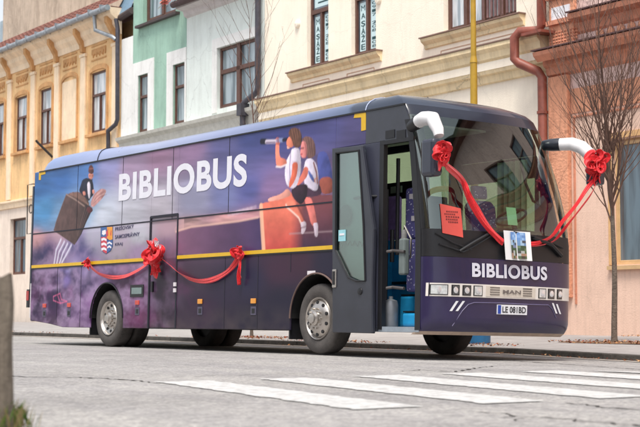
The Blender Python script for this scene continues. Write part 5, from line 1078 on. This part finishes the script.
# dashboard, steering wheel, curtain and notices inside the screen
ds = MB(); ds.prism([(.25, 1.0), (W - .12, 1.0), (W - .12, 1.62), (W - .3, 1.78), (1.45, 1.80), (1.25, 1.66), (.25, 1.62)], lambda a, b: (fx(a, b) - .06 - (.25 if b > 1.5 else .0), a, b), lambda a, b: (fx(a, b) - .55, a, b)); ds.build('dashboard', mm('dash_plastic', (44, 44, 46), .6), BUS)
sw = MB(); cx_, cy_, cz_ = 2.05, 1.9, 1.98; nrm = Vector((-.45, 0, .9)).normalized(); e1 = Vector((0, 1, 0)); e2 = nrm.cross(e1)
sw.tube([Vector((cx_, cy_, cz_)) + e1 * .22 * math.cos(t) + e2 * .22 * math.sin(t) for t in np.linspace(0, 2 * math.pi, 33)], .018, 8)
for t in (0.3, 2.84, 4.71): sw.tube([Vector((cx_, cy_, cz_)), Vector((cx_, cy_, cz_)) + e1 * .22 * math.cos(t) + e2 * .22 * math.sin(t)], .014, 6)
sw.tube([(cx_, cy_, cz_), (cx_ + .15, cy_, cz_ - .3)], .035, 8); sw.build('steering_wheel', BLK, BUS, smooth=True)
MB().box(1.1, 1.14, .95, 1.5, 1.2, 2.3).box(1.35, 1.6, .8, 1.25, 1.7, 2.15).build('entry_monitor', BLK, BUS, bevel=.02)
cy = MB(); rows = []
for k in range(20): yy = W - .08 - .0 * k; x_ = 1.0 + .035 * k; rows.append([(x_, W - .10 - .03 * math.sin(k * 1.7), z) for z in (1.8, 2.9)])
cy.grid(rows); cy.build('cab_curtain', mat('green_curtain', (170, 190, 150), .8, var=.1), BUS)
# tall inner mirror strap and mirror hooks
a = fpx(533, 190); MB().tube([fp(a[0], 2.75, -.12), fp(a[0] + .02, 2.45, -.14), fp(a[0] + .12, 2.2, -.15), fp(a[0] + .25, 2.15, -.15), fp(a[0] + .3, 2.35, -.15)], .02, 8).build('cab_mirror_arm', BLK, BUS, smooth=True)
# wipers
for (p0, p1, p2) in (((465, 252), (500, 232), (545, 246)), ((456, 253), (470, 240), (488, 224))):
    pass
wp = MB(); 
def fwp(px, py, off): y_, z_ = fpx(px, py); return fp(y_, z_, off)
wp.tube([fwp(458, 251, .03), fwp(470, 243, .05), fwp(486, 234, .04)], .018, 6); wp.tube([fwp(438, 244, .03), fwp(462, 252, .03), fwp(470, 248, .03)], .012, 6); o = wp.build('wiper', BLK, BUS, smooth=True)
wp = MB(); wp.tube([fwp(560, 256, .03), fwp(549, 245, .05), fwp(532, 238, .04)], .03, 6); wp.tube([fwp(562, 248, .02), fwp(545, 240, .03), fwp(512, 232, .03)], .012, 6); wp.build('wiper', BLK, BUS, smooth=True)
wp = MB(); wp.tube([fwp(470, 248, .03), fwp(490, 236, .03), fwp(497, 231, .03)], .010, 6); wp.tube([fwp(434, 233, .03), fwp(452, 243, .03), fwp(470, 250, .04)], .010, 6); wp.build('wiper', BLK, BUS, smooth=True)
# mirrors: fat white arms
ARM = mat('white_mirror_arm', (224, 224, 226), .4, var=.05, coat=.3)
def onplane(px, py, y): s_ = side(px, py, y); return Vector((s_[0], y, s_[1]))
a = onplane(411, 127, -.05); b = onplane(419, 121.5, -.08); c = onplane(428, 118.5, -.12); d = onplane(435, 124, -.14); e = onplane(439, 136, -.16)
ms_ = MB(); ms_.tube([a, a * .5 + b * .5, b], [.075, .088, .09], 14); MIR = ms_.build('mirror', BLK, BUS, smooth=True); MIR['label'] = 'door side wing mirror'
ms_ = MB(); ms_.tube([b, b.lerp(c, .5) + Vector((0, 0, .02)), c, c.lerp(d, .5) + Vector((.03, 0, .03)), d, d.lerp(e, .5) + Vector((.02, 0, 0)), e], [.09, .094, .096, .094, .088, .078, .065], 16); ms_.build('mirror_arm', ARM, MIR, smooth=True)
h0_ = onplane(434.8, 157, -.16); hm = MB().box(h0_.x - .13, h0_.x + .13, -.30, -.12, h0_.z - .26, h0_.z + .23); hm.build('mirror_head', mat('mirror_housing', (44, 48, 62), .35, coat=.4), MIR, bevel=.05, seg=3)
MB().add([(h0_.x - .135, -.28, h0_.z - .22), (h0_.x - .135, -.14, h0_.z - .22), (h0_.x - .135, -.14, h0_.z + .19), (h0_.x - .135, -.28, h0_.z + .19)], [(0, 1, 2, 3)]).build('mirror_glass', STEEL, MIR)
def onx(px, py, x):
    l = BR.T @ hit(px, py, BR @ np.array([x, 0, 0]), BR @ np.array([1.0, 0, 0])); return Vector(l)
MQ = [onx(545, 145.5, 1.95), onx(552, 145, 2.1), onx(560, 144.5, 2.2), onx(572, 144, 2.35), onx(582, 147.5, 2.5), onx(590, 155, 2.6), onx(596, 166, 2.68)]
ms_ = MB(); ms_.tube(MQ[:3], [.08, .092, .095], 14); MIR2 = ms_.build('mirror', mat('mirror_foot', (30, 34, 44), .35, coat=.4), BUS, smooth=True); MIR2['label'] = 'kerb side wing mirror'
ms_ = MB(); ms_.tube(MQ[2:], [.09, .096, .098, .095, .08], 16); ms_.build('mirror_arm', ARM, MIR2, smooth=True)
hm = MB().box(MQ[6].x - .12, MQ[6].x + .1, MQ[6].y - .1, MQ[6].y + .09, MQ[6].z - .28, MQ[6].z + .05); hm.build('mirror_head', bpy.data.materials['mirror_housing'], MIR2, bevel=.04)

# ================================================================== RIBBONS, BOWS, CARDS (hung on the bus, own things)
def ribmat():
    m = mat('red_satin', (214, 14, 30), .5, var=.2, scale=30, spec=.4, bump=.25, bscale=90); m.node_tree.nodes['Principled BSDF'].inputs['Sheen Weight'].default_value = .3; return m
RED = ribmat()
def toW(p): return Vector(BR @ np.array(p, float))
def strip(mb, pts, wd, up=Vector((0, 0, 1)), twist=0.0, nseg=5, ph=0.0):
    """a soft ribbon: a band swept along a smooth line with a crease and a slow twist"""
    P = [Vector(p) for p in pts]; L = []
    for i in range(len(P) - 1):
        p0 = P[max(i - 1, 0)]; p1 = P[i]; p2 = P[i + 1]; p3 = P[min(i + 2, len(P) - 1)]
        for k in range(nseg):
            t = k / nseg; L.append(.5 * ((2 * p1) + (p2 - p0) * t + (2 * p0 - 5 * p1 + 4 * p2 - p3) * t * t + (3 * p1 - p0 - 3 * p2 + p3) * t ** 3))
    L.append(P[-1]); rows = []; n = len(L)
    for i, p in enumerate(L):
        t = (L[min(i + 1, n - 1)] - L[max(i - 1, 0)]).normalized(); s_ = t.cross(up); s_ = s_.normalized() if s_.length > .01 else Vector((1, 0, 0)); u_ = s_.cross(t)
        q_ = ph + twist * math.sin(i / n * math.pi * 2 + ph); a = u_ * math.cos(q_) + s_ * math.sin(q_); b = t.cross(a)
        w_ = wd * (1 + .10 * math.sin(i * .45 + ph)); c_ = .10 + .05 * math.sin(i * .7 + ph); rows.append([p - a * w_ / 2, p - a * w_ * .3 + b * w_ * c_, p - a * w_ * .1 - b * w_ * c_ * .6, p + a * w_ * .12 + b * w_ * c_ * .8, p + a * w_ * .32 - b * w_ * c_ * .4, p + a * w_ / 2])
    mb.grid(rows)
def ribbon(pts, wd, name, label, group=None, up=Vector((0, 0, 1)), twist=.5, ph=0.0, extra=()):
    mb = MB(); strip(mb, [toW(p) for p in pts], wd, up, twist, 6, ph)
    for e_ in extra: strip(mb, [toW(p) for p in e_[0]], e_[1], up, twist, 6, 1.0)
    o = mb.build(name, RED, None, smooth=True, fixn=False); s_ = o.modifiers.new('thick', 'SOLIDIFY'); s_.thickness = .003; s_ = o.modifiers.new('soft', 'SUBSURF'); s_.levels = 1; s_.render_levels = 1; return tag(o, label, 'ribbon', group)
def bow(c, r, nloop, tails, name, label, out=Vector((0, -1, 0)), squash=1.0, group=None, seed=1, droop=0.0):
    rd = random.Random(seed); c = Vector(c); mb = MB(); e1 = Vector((0, 0, 1)); s_ = out.cross(e1).normalized(); up_ = s_.cross(out).normalized()
    for k in range(nloop):
        q = 2 * math.pi * k / nloop + rd.uniform(-.3, .3); d = (s_ * math.cos(q) + up_ * math.sin(q) * squash); L = r * rd.uniform(.55, 1.1); w_ = r * rd.uniform(.5, .95); d = (d + out * rd.uniform(-.1, .5) - up_ * droop).normalized(); sd_ = out.cross(d).normalized()
        pts = [c, c + d * L * .5 + sd_ * w_ * .45 + out * L * .15, c + d * L + sd_ * w_ * .15 + out * L * .3, c + d * L * .95 - sd_ * w_ * .25 + out * L * .45, c + d * L * .45 - sd_ * w_ * .3 + out * L * .35, c + out * .02]
        pts = [Vector(p) + Vector((rd.uniform(-1, 1), rd.uniform(-1, 1), rd.uniform(-1, 1))) * r * .10 for p in pts]; strip(mb, pts, w_, up=out, twist=1.3, nseg=6, ph=rd.uniform(0, 6))
    mb.tube([c - out * .02, c + out * r * .3], [r * .22, r * .16], 8)
    for (dx, dz, ln) in tails:
        t0 = c; pts = [t0, t0 + s_ * dx * .3 - e1 * ln * .3 + out * .03, t0 + s_ * dx * .7 - e1 * ln * .65 + out * .04, t0 + s_ * dx - e1 * ln + out * .02]; strip(mb, pts, r * .5, up=out, twist=.6, nseg=5, ph=rd.uniform(0, 3))
    o = mb.build(name, RED, None, smooth=True, fixn=False); m_ = o.modifiers.new('thick', 'SOLIDIFY'); m_.thickness = .003; return tag(o, label, 'bow', group)
sp = lambda px, py, y=-.04: (side(px, py, y)[0], y, side(px, py, y)[1])
O = toW((0, -1, 0)) 
ribbon([sp(88, 262), sp(93, 269), sp(101, 274.5), sp(112, 277.3), sp(124, 276.5), sp(135, 272), sp(146, 265), sp(156, 257)], .075, 'ribbon', 'red ribbon sagging along the rear half of the bus side, left of the big bow', 'red garland ribbons')
ribbon([sp(160, 257), sp(170, 265), sp(178, 272), sp(188, 278), sp(200, 281.2), sp(213, 279.5), sp(225, 273.5), sp(234, 265), sp(241, 254)], .085, 'ribbon', 'red ribbon sagging from the big side bow to the small knot on its right', 'red garland ribbons', ph=.6)
bow(toW(sp(158.5, 255, -.06)), .25, 7, [(.06, 0, .40), (.0, 0, .3), (.12, 0, .34)], 'bow', 'big red bow on the narrow printed side door', O, 1.0, seed=3)
bow(toW(sp(241.5, 253, -.05)), .12, 5, [(.03, 0, .5), (-.02, 0, .40)], 'bow', 'small red knot with long hanging tails at the front end of the side ribbon', O, 1.0, seed=5)
bow(toW(sp(89, 262, -.04)), .10, 5, [(-.05, 0, .16)], 'bow', 'tiny red knot at the rear end of the side ribbon', O, 1.0, seed=8)
# white paper rosettes tucked in the big bow
wr = MB(); cc = toW(sp(158, 249, -.12))
for k in range(9):
    q = 2.6 * k; p = cc + Vector((math.cos(q) * .11, -.02 - .01 * k, .03 + .08 * abs(math.sin(q)))); r = .045; wr.add([p + Vector((-r, 0, -r * .5)), p + Vector((r * .6, -.02, -r)), p + Vector((r, 0, r * .6)), p + Vector((-r * .3, -.03, r))], [(0, 1, 2, 3)])
tag(wr.build('rosette', WP, None, fixn=False), 'white ribbon petals tucked behind the big red side bow', 'rosette')
# front garland
mirr = onplane(443, 160, -.2)
bow(toW(onplane(442.5, 151, -.26)), .13, 7, [(.05, 0, .26), (-.02, 0, .2)], 'bow', 'red knot tied round the door side mirror', toW((.8, -.6, 0)).normalized(), 1.6, seed=11, droop=.3)
FPt = lambda px, py, off: (lambda yz: tuple(fp(yz[0], yz[1], off)))(fpx(px, py))
P0 = tuple(onplane(445, 165, -.2))
ribbon([P0, FPt(452, 181, .2), FPt(462, 197, .14), FPt(473, 212, .1), FPt(484, 226, .07), FPt(494, 237, .05), FPt(501, 243, .045)], .10, 'ribbon', 'broad red ribbon running down the windscreen from the door side mirror to the picture card', 'red windscreen ribbons', twist=.25, extra=[([P0, FPt(450, 181, .22), FPt(460, 199, .16), FPt(472, 216, .11), FPt(484, 230, .08), FPt(500, 244, .05)], .05)])
P1 = tuple(MQ[6] + Vector((.1, -.02, -.12)))
ribbon([FPt(526, 244, .045), FPt(537, 242.5, .05), FPt(548, 236, .08), onx(562, 222, 2.75), onx(576, 205, 2.75), onx(588, 187, 2.75), P1], .055, 'ribbon', 'upper of the two red ribbons from the picture card to the kerb side mirror', 'red windscreen ribbons', twist=.4)
ribbon([FPt(528, 246, .045), FPt(540, 245, .05), FPt(552, 240, .06), onx(568, 224, 2.85), onx(580, 209, 2.85), onx(591, 194, 2.82), onx(597, 182, 2.8)], .04, 'ribbon', 'lower of the two red ribbons from the picture card to the kerb side mirror', 'red windscreen ribbons', twist=.4, ph=.7)
bow(toW(MQ[6] + Vector((.06, -.08, .06))), .19, 8, [(.02, 0, .36), (.09, 0, .30), (-.06, 0, .32), (.04, 0, .25)], 'bow', 'large crumpled red bow wrapped over the white kerb side mirror arm', toW((.82, -.57, 0)).normalized(), 1.1, seed=14, droop=.55)
# open picture card on the screen base
A = fpx(502, 260); Bq = fpx(527.5, 262); ztop = fpx(515, 231.5)[1]; zbot = fpx(515, 260.5)[1]; y0_, y1_ = fpx(501.5, 246)[0], fpx(527.8, 246)[0]
cd_ = MB(); ym = (y0_ + y1_) / 2; cf = lambda y, z, o=.0: toW((fx(ym, zbot) + .055 + (.03 if abs(y - ym) > .02 else .0) + o + (z - zbot) * -.12, y, z))
def cardpoly(mb, pts, o, col): mb.add([cf(y, z, o) for y, z in pts], [tuple(range(len(pts)))], tuple(s2l(col)))
for (a, b) in ((y0_, ym), (ym, y1_)): cd_.add([cf(a, zbot), cf(b, zbot), cf(b, ztop), cf(a, ztop), cf(a, zbot, -.006), cf(b, zbot, -.006), cf(b, ztop, -.006), cf(a, ztop, -.006)], [(0, 1, 2, 3), (7, 6, 5, 4), (0, 4, 5, 1), (1, 5, 6, 2), (2, 6, 7, 3), (3, 7, 4, 0)], tuple(s2l((222, 224, 226))))
hh = ztop - zbot; ww_ = y1_ - y0_
for (a, b) in ((y0_ + ww_ * .24, ym - ww_ * .015), (ym + ww_ * .02, y1_ - ww_ * .2)):
    N = 10
    for i in range(4):
        for j in range(N):
            ya = a + (b - a) * i / 4; yb_ = a + (b - a) * (i + 1) / 4; za_ = zbot + hh * (.06 + .9 * j / N); zb_ = zbot + hh * (.06 + .9 * (j + 1) / N)
            if j > 6: c = random.choice([(110, 150, 200), (140, 175, 215), (90, 130, 185)])
            elif j > 4: c = random.choice([(150, 180, 205), (60, 70, 80), (95, 130, 170)])
            elif j > 2: c = random.choice([(50, 75, 50), (60, 60, 60), (90, 110, 80), (110, 120, 150)])
            else: c = random.choice([(70, 90, 55), (150, 120, 100), (60, 55, 50), (160, 165, 165)])
            dz = .003
            cd_.add([cf(ya, za_, dz), cf(yb_, za_, dz), cf(yb_, zb_, dz), cf(ya, zb_, dz)], [(0, 1, 2, 3)], tuple(s2l(c)))
tag(cd_.build('picture_card', vcmat('card_print', .4, .4), None, fixn=False), 'white card with two tall town photographs propped under the windscreen', 'picture card')
# red sheet behind the glass
yA, zA = fpx(441.8, 233); yB, zB = fpx(459.5, 205); ps = MB()
rows = [[toW(fp(yA + (yB - yA) * k / 4, zA + (zB - zA) * i / 3 - .012 * k, .012)) for k in range(5)] for i in range(4)]; ps.grid(rows); o = ps.build('notice_sheet', mat('red_paper', (214, 84, 74), .7, var=.04), None, fixn=False)
m_ = o.modifiers.new('thick', 'SOLIDIFY'); m_.thickness = .003; m_.offset = 1; tag(o, 'orange red printed sheet stuck on the windscreen beside the door', 'notice')
tx = MB()
for k, (a, b) in enumerate(((.25, .85), (.15, .7), (.2, .9), (.2, .8), (.3, .8))):
    z = zA + (zB - zA) * (.72 - .09 * k); 
    for j in range(6):
        u0 = a + (b - a) * j / 6; u1 = u0 + (b - a) / 6 * .7
        tx.add([toW(fp(yA + (yB - yA) * u0, z, .018)), toW(fp(yA + (yB - yA) * u1, z, .018)), toW(fp(yA + (yB - yA) * u1, z + .02, .018)), toW(fp(yA + (yB - yA) * u0, z + .02, .018))], [(0, 1, 2, 3)])
tx.build('sheet_print', mat('sheet_ink', (120, 44, 44), .7), o, fixn=False)
yA, zA = fpx(518, 224); yB, zB = fpx(525.5, 207); gsn = MB(); gsn.add([toW(fp(yA, zA, -.2)), toW(fp(yB, zA, -.2)), toW(fp(yB, zB, -.2)), toW(fp(yA, zB, -.2))], [(0, 1, 2, 3)])
o = gsn.build('notice_sheet', mat('green_paper', (150, 205, 160), .7, var=.05), None, fixn=False); tag(o, 'pale green paper sheet standing inside the windscreen near the steering wheel', 'notice')

# ================================================================== STREET THINGS
def at_v(px, v, z=None):
    """ground point on the vertical line of column px at street offset v"""
    r_ = ray(px, 300); t = (v - CAM[1]) / r_[1]; x = CAM[0] + r_[0] * t; return Vector((x, v, gz(x, v)))
p = at_v(475.3, 5.9); pole = empty('yellow_pole', p); tag(pole, 'tall yellow lamp pole rising behind the bus roof in front of the cream house', 'pole')
YP = mat('yellow_pole_paint', (176, 140, 44), .5, var=.18, scale=4, bump=.1)
zj = float((hit(475, 58, p, (RT[1], -RT[0], 0)))[2]) if False else p.z + 5.0
d_ = (Vector(p) - Vector(CAM)); dep = d_.x * fh[0] + d_.y * fh[1]; zj = .53 + (317 - 60) / FPX * dep - p.z; pr_ = dep / FPX
MB().tube([(0, 0, -.02), (0, 0, zj)], [3.9 * pr_, 3.6 * pr_], 20).tube([(0, 0, zj - .02), (0, 0, zj + .1)], [4.0 * pr_, 3.0 * pr_], 20).build('pole_base', YP, pole, smooth=40)
MB().tube([(0, 0, zj + .1), (0, 0, 8.5)], [2.9 * pr_, 2.4 * pr_], 20).build('pole_shaft', YP, pole, smooth=True)
MB().tube([(0, 0, 8.5), (0, -.5, 8.9), (0, -1.6, 9.0)], [.04, .04, .03], 12).box(-.12, .12, -2.2, -1.5, 8.93, 9.06).build('lamp_head', YP, pole, smooth=40)
p = at_v(477, 5.2); bn = empty('litter_bin', p); tag(bn, 'blue round bin standing on the pavement behind the front of the bus', 'bin')
BB = mat('blue_bin_paint', (38, 104, 150), .5, var=.25, scale=4)
MB().lathe([(.001, 0), (.225, 0), (.235, .03), (.245, .68), (.25, .70)], (0, 0, 0), 'z', 28).build('bin_body', BB, bn, smooth=40); MB().lathe([(.26, .68), (.262, .74), (.2, .80), (.001, .82)], (0, 0, 0), 'z', 28).build('bin_lid', mat('dark_blue_lid', (30, 66, 110), .5), bn, smooth=40)
# weathered post and grass, close to the lens on the left
def ground_ray(px, z_dep):
    r_ = fh * z_dep + RT * ((px - 320) / FPX * z_dep); return Vector((CAM[0] + r_[0], CAM[1] + r_[1], 0))
pp = ground_ray(-4, 6.6); po = MB(); rows = []
for i in range(15):
    z = -.1 + .805 * i / 14; k = 1 - (max(0, i - 12) * .07); row = []
    for j in range(20):
        q_ = 2 * math.pi * j / 20; r = .078 * k * (1 + .06 * math.sin(3 * q_ + z * 4) + .04 * math.sin(7 * q_ + z * 9)) / max(abs(math.cos(q_)), abs(math.sin(q_))) ** .45; row.append((pp.x + r * math.cos(q_), pp.y + r * math.sin(q_), z + (.02 * math.sin(q_ * 2) if i > 12 else 0)))
    rows.append(row)
po.grid(rows, closed=True); k = len(po.v); po.f.append(tuple(range(k - 20, k)))
def woodmat():
    m = mat('weathered_post', (118, 108, 96), .9, var=.35, scale=3, bump=.8, bscale=12); n = m.node_tree.nodes; l = m.node_tree.links; nn = [x for x in n if x.type == 'TEX_NOISE'][0]; mp = n.new('ShaderNodeMapping'); mp.inputs['Scale'].default_value = (9, 9, 1); tc = [x for x in n if x.type == 'TEX_COORD'][0]; l.new(tc.outputs['Object'], mp.inputs[0]); l.new(mp.outputs[0], nn.inputs['Vector']); return m
tag(po.build('bollard', woodmat(), None, smooth=60), 'weathered brown post standing in grass at the left edge close to the camera', 'post')
vg = MB(); vp = ground_ray(-42, 6.6); rows = []
for i in range(9):
    rr_ = i / 8 * .42; rows.append([(vp.x + rr_ * math.cos(t) * .8, vp.y + rr_ * math.sin(t) * 1.0, .05 * (1 - (i / 8) ** 2) + .002) for t in np.linspace(0, 2 * math.pi, 40)])
vg.grid(rows); struct(vg.build('verge', mm('verge_soil', (84, 76, 56), .95, var=.4, scale=9, bump=.6, bscale=30), smooth=True))
gm = MB(); GC = [tuple(s2l(c)) for c in [(86, 112, 48), (112, 132, 62), (70, 96, 42), (150, 142, 96), (98, 124, 58), (168, 154, 112), (128, 112, 78)]]
for _ in range(5200):
    t = random.uniform(0, 6.28); rr_ = random.random() *random.random() ** .6 * .40; x = vp.x + rr_ * math.cos(t) * .8; y = vp.y + rr_ * math.sin(t); h_ = random.uniform(.05, .15) * (1.3 - 1.3 * rr_); q_ = random.uniform(0, 6.28); lx, ly = math.cos(q_) * h_ * random.uniform(.1, .6), math.sin(q_) * h_ * .4; w_ = .0035
    z0_ = .03; gm.add([(x - w_, y, z0_), (x + w_, y, z0_), (x + w_ * .7 + lx * .4, y + ly * .4, z0_ + h_ * .6), (x + lx, y + ly, z0_ + h_)], [(0, 1, 2, 3)], random.choice(GC))
struct(gm.build('grass', vcmat('grass_blades', .7, 0, .3), None, fixn=False), 'stuff')
# bare trees
BARK = mat('bark', (104, 92, 82), .9, var=.35, scale=14, bump=.8, bscale=40); TWIG = mat('twig_bark', (98, 74, 64), .9, var=.3, scale=10)
def bare_tree(p, h_fork, r0, label, seed, n_main, top, spread, dens=1.0, twig_r=.0045):
    rd = random.Random(seed); T = empty('bare_tree', p); tag(T, label, 'tree'); tr = MB(); n_ = 14
    lean = [(math.sin(i * .5 + seed) * .010, math.cos(i * .4 + seed) * .008) for i in range(n_ + 1)]
    pts = [(lean[i][0], lean[i][1], -.05 + (h_fork + .05) * i / n_) for i in range(n_ + 1)]
    tr.tube(pts, [r0 * (1.25 if i == 0 else 1 - .35 * i / n_) for i in range(n_ + 1)], 12); tr.build('trunk', BARK, T, smooth=50)
    cr = MB()
    def branch(st, d, L, r, lvl):
        pts = [st]; dd = Vector(d); m = max(3, int(L / .16)); p_ = Vector(st); rs = [r]
        for i in range(m):
            dd = (dd + Vector((rd.uniform(-.09, .09), rd.uniform(-.09, .09), .05 + rd.uniform(-.04, .05)))).normalized(); p_ = p_ + dd * (L / m); pts.append(p_.copy()); rs.append(max(r * (1 - .85 * (i + 1) / m), .0022))
            if lvl < 3 and i > 0 and rd.random() < (.78 if lvl == 0 else .55 if lvl == 1 else .3) * dens:
                s_ = Vector((rd.uniform(-1, 1), rd.uniform(-1, 1), rd.uniform(.0, .6))).normalized(); nd = (dd * .8 + s_ * .62).normalized(); branch(p_.copy(), nd, L * rd.uniform(.3, .55) * (1 - .4 * i / m), rs[-1] * .6 + .001, lvl + 1)
        cr.tube(pts, rs, 6 if lvl < 2 else 4, cap=False)
    st = Vector(pts[-1])
    branch(st, Vector((.03, 0, 1)), top - h_fork, r0 * .6, 0)
    for k in range(n_main):
        q_ = 2 * math.pi * (k * .382) + rd.uniform(-.3, .3); zz = h_fork * (1 - .22 * rd.random()) if k % 2 else h_fork + rd.uniform(0, 1.1); s0_ = Vector((lean[-1][0], lean[-1][1], zz)); branch(s0_, Vector((math.cos(q_) * spread, math.sin(q_) * spread, 1)).normalized(), (top - zz) * rd.uniform(.6, 1.0), r0 * rd.uniform(.28, .45), 0)
    cr.build('crown', TWIG, T, smooth=60)
bare_tree(Vector(t1), 2.35, .056, 'young bare tree in a leafy pit by the kerb in front of the salmon house', 4, 11, 6.6, .38, 1.05)
pt_ = at_v(252, 5.0); bare_tree(pt_, 3.0, .035, 'thin bare tree behind the bus between the white and cream houses', 9, 2, 7.6, .06, .5)
